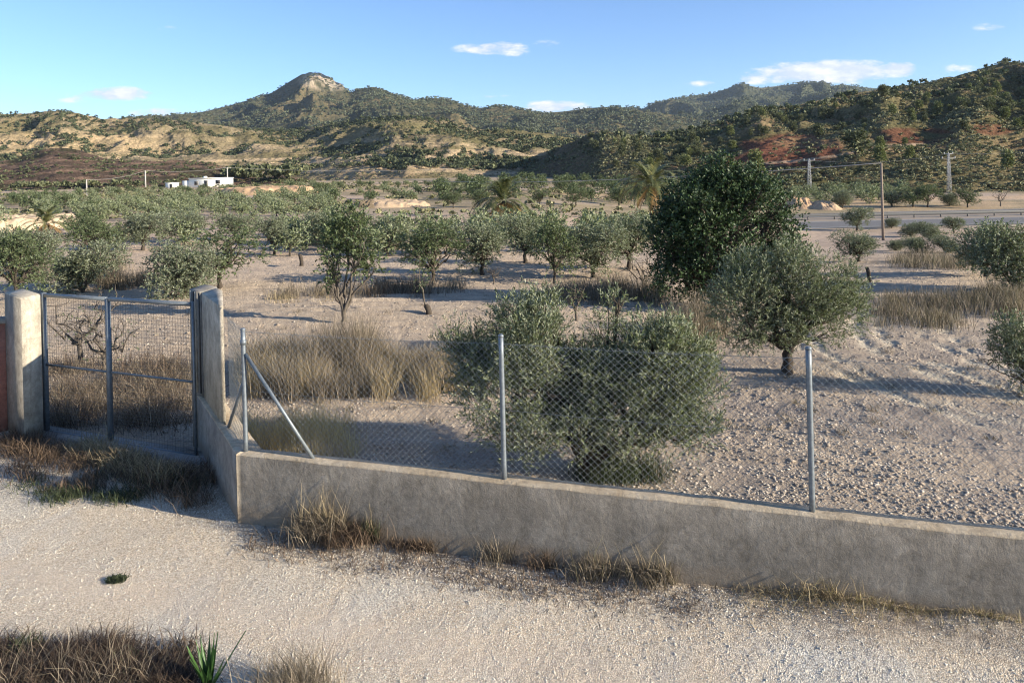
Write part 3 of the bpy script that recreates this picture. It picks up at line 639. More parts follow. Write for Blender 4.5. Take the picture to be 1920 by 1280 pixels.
for f_ in (.2, .56):
    c = j1+(j2-j1)*f_+nj*.012; MB().box((c[0]-j2[0], c[1]-j2[1], (PZ+.9)/2), (.018, .026, PZ-.9-.04), uj).obj('rib', M_PILLAR, r2_)
# left pillar
q0, q1, q2 = at(15, 812)[:2], at(46, 838)[:2], at(82, 823)[:2]
PL = 2.37
q3 = q0+(q2-q1)
MBp = MB().prism([(p[0]-q1[0], p[1]-q1[1]) for p in (q0, q1, q2, q3)], -.2, PL, .028)
o = MBp.obj('gate_pillar', M_PILLAR, None, loc=(q1[0], q1[1], 0)); o.data.materials.append(M_JAMB); o.data.polygons[0].material_index = 1; tag(o, 'square weathered concrete gate pillar beside the pink wall', 'pillar')  # left face: greyer render, with its shade also put into the darker colour
# pink garden wall
w0 = at(19, 808)[:2]; w1 = w0+np.array([-3.2, -.9]); uwk = (w1-w0)/np.linalg.norm(w1-w0)
pr = link('garden_wall', None, None, (w0[0], w0[1], 0)); tag(pr, 'pink rendered garden wall with a grey coping at the left edge', 'wall')
c = uwk*1.66; MB().box((c[0], c[1], .86), (3.3, .18, 1.95), uwk).obj('wall_face', M_PINK, pr)
MB().box((c[0], c[1], 1.885), (3.36, .27, .085), uwk).obj('coping', M_COPE, pr)

# gate
gt = link('metal_gate', None, None, (G0[0], G0[1], 0)); tag(gt, 'grey galvanised double gate of square wire mesh between the concrete pillars', 'gate')
GZ = 2.35; GL = 3.32
ga = np.array([ug[0], ug[1]])
def gv(s, z, o=0): return np.array([ga[0]*s-ga[1]*o, ga[1]*s+ga[0]*o, z])
def bar(p, q, wd, name='bar', m=M_GALV, n=4):
    mb = MB(); mb.tube([p, q], wd, n); return mb.obj(name, m, gt)
GM = 1.52
mb = MB(); mb.box(gv(0, GZ/2+.02), (.065, .065, GZ-.02), ga); mb.obj('frame_post', M_GALV, gt)
mb = MB(); mb.box(gv(GM, GZ/2-.03), (.06, .06, GZ-.0), ga); mb.box(gv(GM, .03), (.14, .1, .03), ga); mb.obj('frame_post', M_GALV, gt)
mb = MB(); mb.box(gv(GL, GZ/2+.02), (.028, .03, GZ-.02), ga); mb.obj('frame_post', M_GALV, gt)
mb = MB(); mb.box(gv(GM/2, GZ-.03), (GM-.064, .05, .055), ga); mb.obj('top_rail', M_GALV, gt)
mb = MB(); mb.box(gv((GM+GL)/2, GZ-.03), (GL-GM-.064, .05, .055), ga); mb.obj('top_rail', M_GALV, gt)
for s0, s1 in ((.033, GM-.03), (GM+.03, GL-.03)):
    MB().box(gv((s0+s1)/2, 1.17, -.005), (s1-s0-.002, .02, .03), ga).obj('middle_rail', M_GALV, gt)
    MB().box(gv((s0+s1)/2, .06), (s1-s0-.002, .04, .05), ga).obj('bottom_rail', M_GALV, gt)
    mb = MB()
    for s in np.arange(s0+.02, s1, .055): mb.tube([gv(s, .09, .012), gv(s+.004*math.sin(s*9), GZ-.06, .012)], .0021, 3, False)
    for z in np.arange(.1, GZ-.06, .055): mb.tube([gv(s0, z, .015), gv(s1, z+.003, .015)], .0021, 3, False)
    mb.obj('mesh_panel', M_RUST, gt)
# concrete sill under the gate
sl = MB(); c = G0+ga*1.6; sl.box((0, 0, 0), (4.1, .34, .10), ga); o = sl.obj('gate_sill', M_COPE, None, loc=(c[0], c[1], .03)); tag(o, 'concrete threshold strip under the mesh gate', 'sill')

# fence posts on the wall and mesh
def wall_pt(px, py): return at(px, py, WALLZ)[:2]
s_mid = wall_pt(949, 892); s_r = wall_pt(1523, 956); s_c = wall_pt(446, 836)
s_c = A_+nb*.1+uw*((s_c-A_)@uw if (s_c-A_)@uw > .05 else .06)
def on_line(p): return A_+nb*.1+uw*((p-A_)@uw)
s_mid, s_r = on_line(s_mid), on_line(s_r)
pit = np.linalg.norm(s_r-s_mid); extra = [s_r+uw*pit, s_r+uw*2*pit]
grp = 'steel fence posts on the wall'
def post(p, H, label, lean=0):
    e = link('fence_post', None, None, (p[0], p[1], WALLZ)); tag(e, label, 'fence post', grp)
    n = 9; mb = MB(); zz = np.linspace(-.06, H, n); mb.tube(np.c_[lean*zz, 0*zz, zz], .027, 12); mb.obj('tube', M_GALV, e, True)
    mb = MB(); mb.tube([(lean*H, 0, H-.005), (lean*H, 0, H+.008), (lean*H, 0, H+.022)], [.031, .031, .018], 12); mb.obj('cap', M_GALV, e, True)
    return e
FH = 1.5
pc = post(s_c, 1.46, 'galvanised corner post held by two slanting braces')
MB().tube([(0, 0, 1.28), (0, 0, 1.34)], .036, 12).obj('collar', M_GALV, pc, True)
post(s_mid, 1.52, 'galvanised post in front of the big near olive tree'); post(s_r, 1.53, 'galvanised post right of the near olive, furthest along the wall')
post(extra[0], 1.52, 'next galvanised post along the wall, just past the right edge')
def brace(p0, p1, label):
    e = MB().tube([np.array(p0)-np.array(p0)*0, p1], .021, 10).obj('fence_brace', M_GALV, None, True); tag(e, label, 'brace', 'slanting braces of the corner post'); return e
zt = WALLZ+1.17
bfoot = on_line(wall_pt(592, 856)); brace((s_c[0]+uw[0]*.03, s_c[1]+uw[1]*.03-.0, zt), (bfoot[0], bfoot[1], WALLZ-.01), 'long brace slanting right from the corner post down to the wall')
lf = wall_pt(428, 800); brace((s_c[0]-.02, s_c[1]+.04, WALLZ+.82), (lf[0], lf[1], WALLZ-.01), 'short brace slanting back from the corner post to the gate pillar')
fn = link('chain_link_fence', None, None, (s_c[0], s_c[1], WALLZ)); tag(fn, 'chain-link mesh with tension wires strung between the posts on the wall', 'fence')
def chain(p, q, h0, h1, parent, pitch=.078, r=.0018):
    L = np.linalg.norm(q-p); u_ = (q-p)/L; mb = MB(); k = pitch/2; hz = pitch*.92   # diamond
    slope = hz/pitch
    org = s_c
    def pt(s, z, o): P = p+u_*s-org; return np.array([P[0]+u_[1]*o, P[1]-u_[0]*o, z])
    H = min(h0, h1)
    for s0 in np.arange(-H/slope, L, pitch):
        for sg in (1, -1):
            a0, a1 = s0, s0+H/slope; z0, z1 = (0, H) if sg > 0 else (H, 0)
            t0 = max(0, (0-a0)/(a1-a0)); t1 = min(1, (L-a0)/(a1-a0))
            if t1-t0 < .03: continue
            n = max(2, int((t1-t0)*6)); ts = np.linspace(t0, t1, n)
            jit = .003*np.sin(ts*17+s0*5)
            P = [pt(a0+(a1-a0)*t+j, .01+(z0+(z1-z0)*t), -.031+sg*.0022) for t, j in zip(ts, jit)]
            mb.tube(P, r, 3, False)
    return mb.obj('mesh_panel', M_WIRE, parent)
segs = [(s_c, s_mid), (s_mid, s_r), (s_r, extra[0])]
for p, q in segs: chain(p, q, 1.43, 1.43, fn)
rp = t2+np.array([0.02, .0]); chain(rp, s_c, 1.43, 1.43, fn)
for z in (1.43, .72, .03):
    for p, q in segs+[(rp, s_c)]:
        mb = MB(); s = np.linspace(0, 1, 9); P = [np.r_[(p+(q-p)*t-s_c)+nb*.033, z-.02*math.sin(math.pi*t)] for t in s]; mb.tube(P, .0024, 4, False); mb.obj('tension_wire', M_WIRE, fn)

# ------------------------------------------------------------------ near olives
rng = np.random.default_rng(21)
b1 = at(1108, 893)
k1 = b1[1]/F
lob1 = [(-.2, -.35, .72, .34, .35, .28), (.48, -.3, .62, .42, .4, .28), (.75, -.3, .95, .4, .4, .35), (.05, .1, .95, .42, .5, .38), (-.1, -.2, 1.45, .4, .4, .35), (-1.12, .0, 1.30, .66, .8, .78), (-.75, -.3, 1.75, .42, .55, .62), (-.95, .35, 2.0, .34, .42, .50), (-1.55, .1, 1.6, .32, .4, .42), (-.85, -.25, .72, .40, .5, .42), (-.35, .2, 1.25, .42, .5, .5), (-.55, .1, 2.25, .16, .2, .28),
        (.30, .15, 1.95, .22, .3, .50), (.30, -.1, 1.25, .42, .5, .5), (.95, .0, 1.40, .66, .8, .62), (1.42, .1, 1.15, .46, .55, .5), (.85, -.2, 1.85, .42, .5, .36), (1.3, .0, 1.62, .40, .45, .40), (.95, -.15, .68, .50, .5, .30), (1.45, 0, .72, .3, .4, .25), (-1.85, .1, 1.85, .16, .2, .18), (.42, .1, 2.38, .12, .2, .16)]
lob1 = [tuple(v*k1/.00728 if i != 99 else v for i, v in enumerate(l)) for l in lob1]
tm = tree_meshes('near_olive', rng, lob1, 9400, 17, .058, .0135, .25, M_OLIVE, M_BARK, .075, .3, 3, .95, .5, ang=.62, flare=1.6, stems=3, forkspread=.13, gap=.55)
place_tree('olive_tree', tm, (b1[0], b1[1], float(zfield(b1[0:1], b1[1:2])[0])), 1, 0, 'big bushy silver-green olive directly behind the chain-link fence', 'olive tree')
rng = np.random.default_rng(22)
b2_ = at(1477, 697); k2 = b2_[1]/F
lob2 = [(-.95, 0, 1.55, .72, .8, .8), (-.7, .2, 2.1, .6, .7, .6), (.0, 0, 1.85, .75, .9, .75), (.15, .1, 2.4, .5, .6, .5), (.75, 0, 1.9, .8, .8, .75), (1.15, .1, 1.35, .62, .7, .62), (-1.05, -.1, .95, .5, .6, .45), (.45, -.1, 1.1, .7, .7, .5), (-.35, -.2, 1.05, .6, .6, .45), (1.35, 0, 1.75, .45, .5, .45)]
tm = tree_meshes('olive_two', rng, lob2, 5200, 16, .065, .016, .26, M_OLIVE, M_BARK, .11, .62, 3, .65, .6, lean=(.02, 0), ang=.65, gap=.6)
place_tree('olive_tree', tm, tuple(b2_[:2])+(float(zfield(b2_[0:1], b2_[1:2])[0]),), k2*240/2.95*1.04, 0, 'round olive with a single dark trunk right of the near bushy one', 'olive tree')
# dark broad tree
rng = np.random.default_rng(23)
b3 = at(1342, 572)
lob3 = [(-1.9, 0, 2.3, .35, .4, .3), (2.5, .1, 1.7, .4, .4, .4), (.3, 0, 4.35, .45, .5, .28), (-.2, 0, 4.1, .35, .4, .3), (1.7, 0, 3.75, .35, .4, .3), (2.35, 0, 3.2, .3, .3, .3), (-1.7, .1, 2.75, .3, .3, .25), (-.6, 0, 3.0, 1.1, 1.2, 1.0), (.4, .2, 3.5, 1.3, 1.3, .95), (1.35, 0, 2.9, 1.1, 1.1, 1.0), (-1.25, 0, 2.0, .75, .9, .9), (.1, -.2, 2.2, 1.4, 1.3, 1.1), (1.7, 0, 2.0, .95, 1.0, .9), (-1.1, 0, 1.0, .8, .9, .85), (0, 0, 1.0, 1.2, 1.1, .9), (-.9, .2, 3.45, .55, .6, .5), (2.2, .2, 2.5, .5, .6, .6), (1.2, 0, 1.1, 1.1, 1.0, .8), (1.0, .1, 3.8, .6, .6, .4), (-1.7, 0, 1.3, .4, .5, .6), (-1.3, 0, 2.9, .45, .5, .4)]
lob3 = [(a, b, c, d*.86, e*.86, f*.86) for a, b, c, d, e, f in lob3]+[(1.85*math.cos(q)*rng.uniform(.75, 1.0)+.45, rng.normal()*.5, 2.2+2.0*math.sin(q)*rng.uniform(.8, 1.02), rng.uniform(.22, .42), .4, rng.uniform(.2, .36)) for q in np.linspace(-.3, 3.4, 16)]
tm = tree_meshes('carob', rng, lob3, 5400, 11, .10, .05, .42, M_CAROB, M_BARK, .16, .6, 2, .35, .6, ang=1.0, gap=1.7)
place_tree('carob_tree', tm, tuple(b3[:2])+(float(zfield(b3[0:1], b3[1:2])[0]),), b3[1]/F*262/4.35, 0, 'large very dark green broad tree, the tallest in the field', 'carob tree')

# ------------------------------------------------------------------ orchard trees, templates
def rand_lobes(rng, n, Rx, z0, z1, r0=.38, flat=1.0):
    L = []
    for i in range(n):
        an = i*2.4+rng.random(); rr = Rx*(.25+.5*rng.random()) if i else 0; z = z0+(z1-z0)*(.18+.62*rng.random())
        r = Rx*(r0+.2*rng.random()); L.append((rr*math.cos(an), rr*math.sin(an), z, r, r, r*flat*(.8+.4*rng.random())))
    return L
T = {}
def tmpl(key, k):
    return T[key][k % len(T[key])]
for key, m, bm, cnt, par in (('olive', M_OLIVE2, M_BARK, 6, dict(L=.10, Wd=.035, TL=.24, up=.55, tr=.075)), ('almond', M_ALMOND, M_BARK, 6, dict(L=.085, Wd=.04, TL=.22, up=.3, tr=.06)), ('bush', M_OLIVE2, M_BARKG, 2, dict(L=.09, Wd=.035, TL=.24, up=.6, tr=.06))):
    T[key] = []
    for k in range(cnt):
        rng = np.random.default_rng(100+k+len(key)*7)
        if key == 'olive': lb = rand_lobes(rng, 12, 1.25, .15, 2.6, .32)
        elif key == 'almond': lb = rand_lobes(rng, 13, 1.3, .35, 2.7, .28, .8)
        else: lb = rand_lobes(rng, 9, 1.1, .1, 1.9, .42)
        T[key].append(tree_meshes(key, rng, lb, {'olive': 1250, 'almond': 850, 'bush': 1500}[key], 9, par['L'], par['Wd'], par['TL'], m, bm, par['tr'], {'olive': .6, 'almond': .65, 'bush': .15}[key], 2, par['up'], .45, ang=.8, stick=.006, gap=.8 if key != 'bush' else 0))
rng = np.random.default_rng(140)
def hz(t): return max(v.co.z for v in (t[1] or t[0]).vertices)
HT = {k: [hz(t) for t in v] for k, v in T.items()}
def tree_at(name, key, k, px, py, top, wpx, label, cat, group=None, z=None):
    p = gp(px, py); d = p[1]; h = (py-top)*d/F; s = h/HT[key][k % len(HT[key])]; wx = min(wpx*d/F/2.05, s*1.5)
    if 9 < d < 120: p[2] = float(zfield(p[0:1], p[1:2])[0])
    return place_tree(name, tmpl(key, k), tuple(p), (wx, wx, s), random.Random(px*7+py).random()*6.28, label, cat, group)
AL = 'almond tree'; OL = 'olive tree'
rows = [
 ('olive_tree', 'bush', 0, 155, 548, 438, 118, 'grey-green olive bush just above the left end of the gate', OL),
 ('olive_tree', 'almond', 1, 172, 500, 396, 95, 'green tree rising behind the grey-green bush above the gate', OL),
 ('olive_tree', 'bush', 1, 345, 560, 446, 118, 'grey olive bush left of the leaning almond, above the gate mesh', OL),
 ('almond_tree', 'almond', 0, 412, 542, 418, 135, 'wide fresh-green almond leaning right above the slotted pillar', AL),
 ('almond_tree', 'almond', 2, 30, 575, 425, 125, 'leafy green tree behind the pink wall at the left edge', AL),
 ('olive_tree', 'olive', 1, 62, 520, 410, 100, 'grey-green tree next to the leafy one at the left edge', OL),
 ('almond_tree', 'almond', 3, 640, 470, 398, 100, 'dense green tree right behind the forked almond', AL),
 ('olive_tree', 'olive', 0, 515, 478, 398, 62, 'small tree on a thin dark leaning trunk beside the fence stake', OL),
 ('almond_tree', 'almond', 1, 813, 531, 398, 120, 'almond with a stout dark forked trunk in the middle row', AL),
 ('olive_tree', 'olive', 2, 904, 512, 398, 92, 'round olive immediately right of the stout forked almond', OL),
 ('olive_tree', 'olive', 3, 985, 492, 396, 92, 'rounded olive below the lone palm', OL),
 ('almond_tree', 'almond', 2, 1040, 528, 392, 95, 'almond with a knuckled forked trunk right of the palm', AL),
 ('olive_tree', 'olive', 0, 1112, 516, 402, 112, 'thick olive between the knuckled almond and the dark tree', OL),
 ('olive_tree', 'olive', 1, 1180, 505, 388, 98, 'tall grey olive touching the left side of the dark tree', OL),
 ('olive_tree', 'bush', 0, 735, 466, 396, 85, 'low dense bush left of the stout forked almond', OL),
 ('olive_tree', 'bush', 1, 600, 458, 392, 80, 'low dense bush behind the thin leaning tree', OL),
 ('olive_tree', 'olive', 3, 268, 470, 392, 85, 'green tree on a thin trunk behind the grey bush above the gate', OL),
 ('olive_tree', 'olive', 2, 350, 455, 385, 95, 'tree behind the wide fresh-green almond', OL),
 ('olive_tree', 'olive', 1, 440, 450, 395, 80, 'tree right behind the top of the wide fresh-green almond', OL),
 ('olive_tree', 'olive', 2, 1610, 492, 428, 80, 'grey olive left of the wooden pole near the old stake', OL),
 ('olive_tree', 'olive', 0, 1850, 520, 418, 120, 'dark bushy olive at the right end of the grassy bank', OL),
 ('almond_tree', 'bush', 1, 1905, 548, 405, 130, 'dense tree cut by the right edge above the dry bank', AL),
 ('olive_tree', 'olive', 3, 1607, 432, 384, 62, 'small olive right in front of the road, left of the wooden pole', OL),
 ('olive_tree', 'bush', 0, 1672, 428, 405, 52, 'low bush touching the wooden pole beside the road', OL),
 ('olive_tree', 'bush', 1, 1708, 444, 416, 48, 'small round bush right of the wooden pole', OL),
 ('olive_tree', 'olive', 1, 1788, 436, 402, 60, 'small flat-topped olive on this side of the road', OL),
 ('olive_tree', 'bush', 0, 1742, 450, 412, 50, 'pale shrub between the small bushes below the road', OL),
 ('olive_tree', 'bush', 1, 1720, 474, 440, 50, 'dark shrub right of the pole above the dry bank', OL),
 ('olive_tree', 'bush', 0, 1775, 474, 436, 44, 'dark shrub in the middle of the row above the dry bank', OL),
 ('olive_tree', 'bush', 1, 1680, 470, 446, 32, 'smallest dark shrub in the row above the dry bank', OL),
 ('almond_tree', 'almond', 0, 1712, 389, 344, 50, 'left one of two joined green almonds beyond the road', AL),
 ('almond_tree', 'almond', 1, 1740, 389, 344, 50, 'right one of two joined green almonds beyond the road', AL),
 ('almond_tree', 'almond', 2, 1814, 389, 352, 44, 'lone round almond beyond the road near the tall pylon', AL),
 ('olive_tree', 'olive', 2, 1672, 388, 352, 44, 'pale thin olive beyond the road behind the wooden pole', OL),
 ('olive_tree', 'bush', 0, 1580, 390, 352, 36, 'green shrub between the orange earth heap and the road', OL),
 ('olive_tree', 'bush', 1, 1780, 386, 360, 32, 'dry shrub between the almonds beyond the road', OL),
 ('almond_tree', 'almond', 3, 1012, 386, 352, 60, 'dark green almond beyond the field, right of the palm crown', AL),
 ('almond_tree', 'almond', 0, 1080, 386, 350, 64, 'dark green almond clump beyond the field, between the two palms', AL),
 ('almond_tree', 'almond', 1, 850, 390, 356, 60, 'bright green almond beyond the field, left of the lone palm', AL),
 ('almond_tree', 'almond', 2, 900, 388, 352, 56, 'green almond beyond the field touching the lone palm', AL),
 ('almond_tree', 'almond', 3, 1160, 385, 345, 62, 'green almond beyond the field beside the big palm', AL),
]
for r_ in rows: tree_at(*r_)
# forked almond with visible limbs (foreground right of the tall dry grass)
rng = np.random.default_rng(31); bq = at(645, 608); kq = bq[1]/F
lbq = [(-.22, 0, 1.45, .22, .3, .3), (.35, 0, 1.35, .3, .3, .3), (.05, .1, 2.0, .42, .45, .4), (-.15, 0, 1.8, .3, .35, .35), (.4, 0, 1.75, .32, .35, .3), (.6, 0, 1.25, .28, .25, .22), (-.3, 0, 1.05, .18, .2, .25), (.2, 0, 2.25, .35, .35, .25)]
tq = tree_meshes('forked_almond', rng, [tuple(v*1.1 for v in l) for l in lbq], 620, 8, .085, .04, .2, M_ALMOND, M_BARKG, .055, .32, 3, .4, .3, stick=.004)
place_tree('almond_tree', tq, (bq[0], bq[1], 0), kq*208/2.6, 0, 'slender almond forking in a V behind the tall dry grass', AL)
# thin and bare trees
def bare(px, py, top, label, seed, spread=.8, stump=None, cat='bare tree', leaves=0):
    rng = np.random.default_rng(seed); p = gp(px, py); d = p[1]; h = (py-top)*d/F
    mb = MB(); s = h
    f0 = np.array([0, 0, .28*s]); mb.tube([(0, 0, -.1), (0.01*s, 0, .14*s), f0], [.045*s, .034*s, .03*s], 7, False)
    tips = []
    for i in range(5):
        an = i*1.27+seed; e = np.array([math.cos(an)*spread*.5*s, math.sin(an)*spread*.3*s, (.65+.3*rng.random())*s]); P = limb(mb, f0, e, .022*s, .007*s, rng, .1, 7, 6); tips.append(P)
        for j in range(4):
            e2 = P[2+j % 4]+unit(rng.normal(size=3)+np.array([0, 0, .7]))*.28*s; P4 = limb(mb, P[2+j % 4], e2, .009*s, .003*s, rng, .08, 5, 5)
            limb(mb, P4[2], P4[2]+unit(rng.normal(size=3)+np.array([0, 0, .5]))*.15*s, .005*s, .002*s, rng, .08, 4, 4)
    tm_ = mb.data('bare_trunk', M_BARKG, True); cm_ = None
    if leaves:
        Pb = np.concatenate(tips)[rng.integers(0, 7*5, leaves)]+rng.normal(size=(leaves, 3))*.10*s; V, Fq = twigs(rng, Pb, unit(rng.normal(size=(leaves, 3))+[0, 0, .5]), np.full(leaves, .15*s), 5, .06, .03); cm_ = mesh_data('thin_crown', V, [Fq], [M_ALMOND])
    return place_tree('almond_tree', (tm_, cm_), (p[0], p[1], float(zfield(p[0:1], p[1:2])[0])), 1, 0, label, cat)
bare(1205, 545, 475, 'leafless almond with spreading limbs left of the dark tree', 5, 1.1)
bare(926, 530, 492, 'tiny leafless forked sapling below the round olive', 6, .8)
bare(1876, 387, 356, 'leafless pale tree beyond the road at the right', 8, 1.0)
bare(1080, 600, 530, 'thin sparse sapling peeping above the near bushy olive', 9, .5, leaves=40)
bare(150, 690, 555, 'thin fig sapling with curved twigs seen through the gate', 14, 1.2, leaves=34)
bare(195, 700, 575, 'second thin fig sapling with bright leaves behind the gate', 15, 1.1, leaves=30)
bare(1925, 740, 655, 'bare grey branches sprawling in from the right edge', 19, 1.8)
tree_at('olive_tree', 'bush', 0, 1932, 742, 562, 110, 'olive foliage hanging in at the right edge above bare branches', OL)
# stump with one shoot, stakes
def stump(px, py, top, wpx, label, cat, name='tree_stump', shoot=False):
    p = gp(px, py); k = p[1]/F; p[2] = float(zfield(p[0:1], p[1:2])[0]); h = (py-top)*k; rr = wpx*k/2; rng = np.random.default_rng(px)
    mb = MB(); mb.tube([(0, 0, -.1), (rr*.2, 0, h*.4), (-rr*.2, 0, h*.75), (-rr*.9, 0, h)], [rr*1.2, rr, rr*1.05, rr*.8], 9)
    e = link(name, None, None, tuple(p)); tag(e, label, cat); mb.obj('stem', M_BARK, e, True)
    if shoot:
        mb = MB(); P = limb(mb, (-rr*.9, 0, h*.9), (-.25, 0, h+1.5), .03, .008, rng, .04, 8, 6)
        for j in range(9): limb(mb, P[3+j % 5], P[3+j % 5]+unit(rng.normal(size=3)+[0, 0, .3])*.4, .008, .002, rng, .08, 4, 4)
        mb.obj('shoot', M_BARKG, e, True); V, Fq = twigs(rng, P[3:][rng.integers(0, 5, 60)]+rng.normal(size=(60, 3))*.18, unit(rng.normal(size=(60, 3))+[0, 0, .5]), np.full(60, .15), 4, .06, .03); link('leaves', mesh_data('leaves', V, Fq, M_ALMOND), e)
stump(803, 591, 572, 11, 'short dark stump with one thin leafy shoot', 'stump', shoot=True)
stump(565, 499, 476, 7, 'short dark wooden stake standing in the left of the field', 'stake', 'wooden_stake')
stump(1629, 531, 502, 7, 'dark burnt-looking stake right of the round olive', 'stake', 'wooden_stake')

# far orchards: individual small trees in rows
T['far'] = []
for k in range(4):
    rng = np.random.default_rng(300+k); lb = rand_lobes(rng, 7, 1.5, .1, 2.6, .40, .85)
    T['far'].append(tree_meshes('far_tree', rng, lb, 130, 6, .30, .13, .35, [M_FAROL, M_FAROL, M_ALMOND, M_ALMOND][k], M_BARK, .09, .6, 1, .5, .5, stick=.012))
HT['far'] = [hz(t) for t in T['far']]
rng = np.random.default_rng(77)
def orchard(name, cnt, box, ks, s, label, group, cat, step=None):
    x0, x1, d0, d1 = box; pts = []; 
    for d in np.arange(d0, d1, step or 7):
        for a in np.arange(elev(x0, 360)[0]*d, elev(x1, 360)[0]*d, (step or 7)*.75): pts.append((a+rng.normal()*.7, d+rng.normal()*.7+.12*a))
    rng.shuffle(pts)
    for x, y in pts[:cnt]:
        am = (elev(x0, 360)[0]+elev(x1, 360)[0])/2*y; lab = label+(', nearer' if y < (d0+d1)/2 else ', farther')+(' left part' if x < am else ' right part')
        place_tree(name, T['far'][ks[rng.integers(len(ks))]], (x, y, float(Hf(x, y))), s*(.75+.45*rng.random()), rng.random()*6.28, lab, cat, group)
orchard('olive_tree', 170, (150, 650, 92, 150), (0, 1), .72, 'pale sunlit olive in the rows of the middle-distance grove', 'olives of the sunlit middle-distance grove', OL, 5.6)
orchard('almond_tree', 80, (-20, 640, 155, 225), (2, 3, 0), .72, 'green almond in the rows below the white house', 'almonds below the white house', AL, 9)
orchard('almond_tree', 34, (-30, 230, 95, 150), (2, 0), .85, 'green tree in the orchard at the far left', 'orchard trees at the far left', AL, 9)
orchard('almond_tree', 80, (830, 1290, 135, 260), (2, 3), 1.2, 'dark green almond massed below the shaded hill slope', 'almonds below the shaded hill slope', AL, 9)
orchard('almond_tree', 50, (560, 900, 130, 255), (2, 3, 0), .75, 'small green tree scattered among the orange banks', 'small trees among the orange banks', AL, 9)
orchard('olive_tree', 46, (1480, 1760, 138, 170), (0, 1), .95, 'pale olive in the row at the foot of the scrubby hill', 'olives at the foot of the scrubby hill', OL, 6)
orchard('olive_tree', 60, (560, 1230, 41, 60), (0, 0, 1), .74, 'grey-green olive in the rows behind the middle trees', 'olives behind the middle row', OL, 4.6)
orchard('olive_tree', 40, (60, 620, 52, 82), (0, 1), .62, 'grey-green olive in the rows behind the left trees', 'olives behind the left trees', OL, 8)

# ------------------------------------------------------------------ palms
def palm(px, py, top, wpx, label, seed, nfr=46, trunk=True):
    rng = np.random.default_rng(seed); p = gp(px, py); k = p[1]/F; h = (py-top)*k; Rr = wpx*k/2; zt_ = h-Rr*.6
    e = link('palm_tree', None, None, tuple(p)); tag(e, label, 'palm tree')
    mb = MB(); zz = np.linspace(-.2, zt_, 10); mb.tube(np.c_[.04*np.sin(zz), 0*zz, zz], .17+.025*np.sin(np.arange(10)*2.4), 9); mb.obj('trunk', M_BARK, e)
    for dry in (0, 1):
        Vs = []; Fs = []; nn_ = 0
        for i in range(nfr if not dry else 16):
            el = rng.uniform(.0, 1.45) if not dry else rng.uniform(-1.0, -.2); az = i*2.399+rng.random()*.4; L = Rr*(1.05+.25*rng.random())*(.8 if dry else 1)
            s = np.linspace(0, 1, 14); droop = (1.75 if not dry else .5)
            ang = el-droop*s**1.3; stepL = L/13; dx = np.cumsum(np.cos(ang))*stepL; dz = np.cumsum(np.sin(ang))*stepL
            C = np.c_[dx*math.cos(az), dx*math.sin(az), zt_+dz]; side = np.array([-math.sin(az), math.cos(az), 0])
            for sg in (1, -1):
                for q in range(1, 14):
                    for rep in range(2):
                        t = q-rep*.5; c = C[q]*(1-rep*.5)+C[q-1]*rep*.5; tang = unit(C[q]-C[q-1]); ll = L*.17*math.sin(math.pi*min(1, t/14+.12))+.05
                        dr = unit(side*sg*.8+tang*.75+np.array([0, 0, -.15])); b_ = .034*L/1.8
                        Vs += [c-tang*b_, c+tang*b_, c+dr*ll]; Fs.append([nn_, nn_+1, nn_+2]); nn_ += 3
            for q in range(13):
                a_0, a_1 = C[q], C[q+1]; w_ = side*.02; Vs += [a_0-w_, a_0+w_, a_1]; Fs.append([nn_, nn_+1, nn_+2]); nn_ += 3
        link('fronds' if not dry else 'dry_fronds', mesh_data('fronds', np.array(Vs), np.array(Fs), M_PALM if not dry else M_DRYPALM), e)
palm(946, 436, 340, 125, 'lone palm with arching fronds rising above the middle olives', 1)
palm(1222, 440, 306, 140, 'palm with long drooping fronds at the left shoulder of the dark tree', 2)
palm(88, 455, 392, 90, 'hazy ochre palm crown behind the trees at the far left', 3, 34)

# ------------------------------------------------------------------ poles, pylons, cables
def pole(px, py, top, label, d=None, m=M_WOODPOLE, r0=.13, arms=(), name='utility_pole', cat='pole'):
    p = gp(px, py) if d is None else np.array([elev(px, py)[0]*d, d, HC+elev(px, py)[1]*d]); k = p[1]/F; h = (py-top)*k
    e = link(name, None, None, tuple(p)); tag(e, label, cat)
    mb = MB(); mb.tube([(0, 0, -1), (0, 0, h*.5), (0, 0, h)], [r0, r0*.85, r0*.7], 9); mb.obj('shaft', m, e, True)
    mb = MB()
    for (z, L) in arms: mb.box((0, 0, h*z), (L, .12, .12)); [mb.tube([(sx, 0, h*z+.05), (sx, 0, h*z+.3)], .06, 6) for sx in (-L/2+.1, 0, L/2-.1)]
    if arms: mb.obj('crossarm', m, e)
    return p+np.array([0, 0, h])
wp = pole(1656, 452, 306, 'tall plain wooden pole standing this side of the road')
lp1 = pole(163, 372, 337, 'pale pole furthest left in the valley', 190, M_POLEC, .2)
lp2 = pole(273, 352, 320, 'pale pole between the leftmost pole and the white house', 240, M_POLEC, .24)
lp3 = pole(427, 352, 314, 'grey cross-armed pole at the right end of the white house', 255, M_POLEC, .2, ((.97, 2.6),))
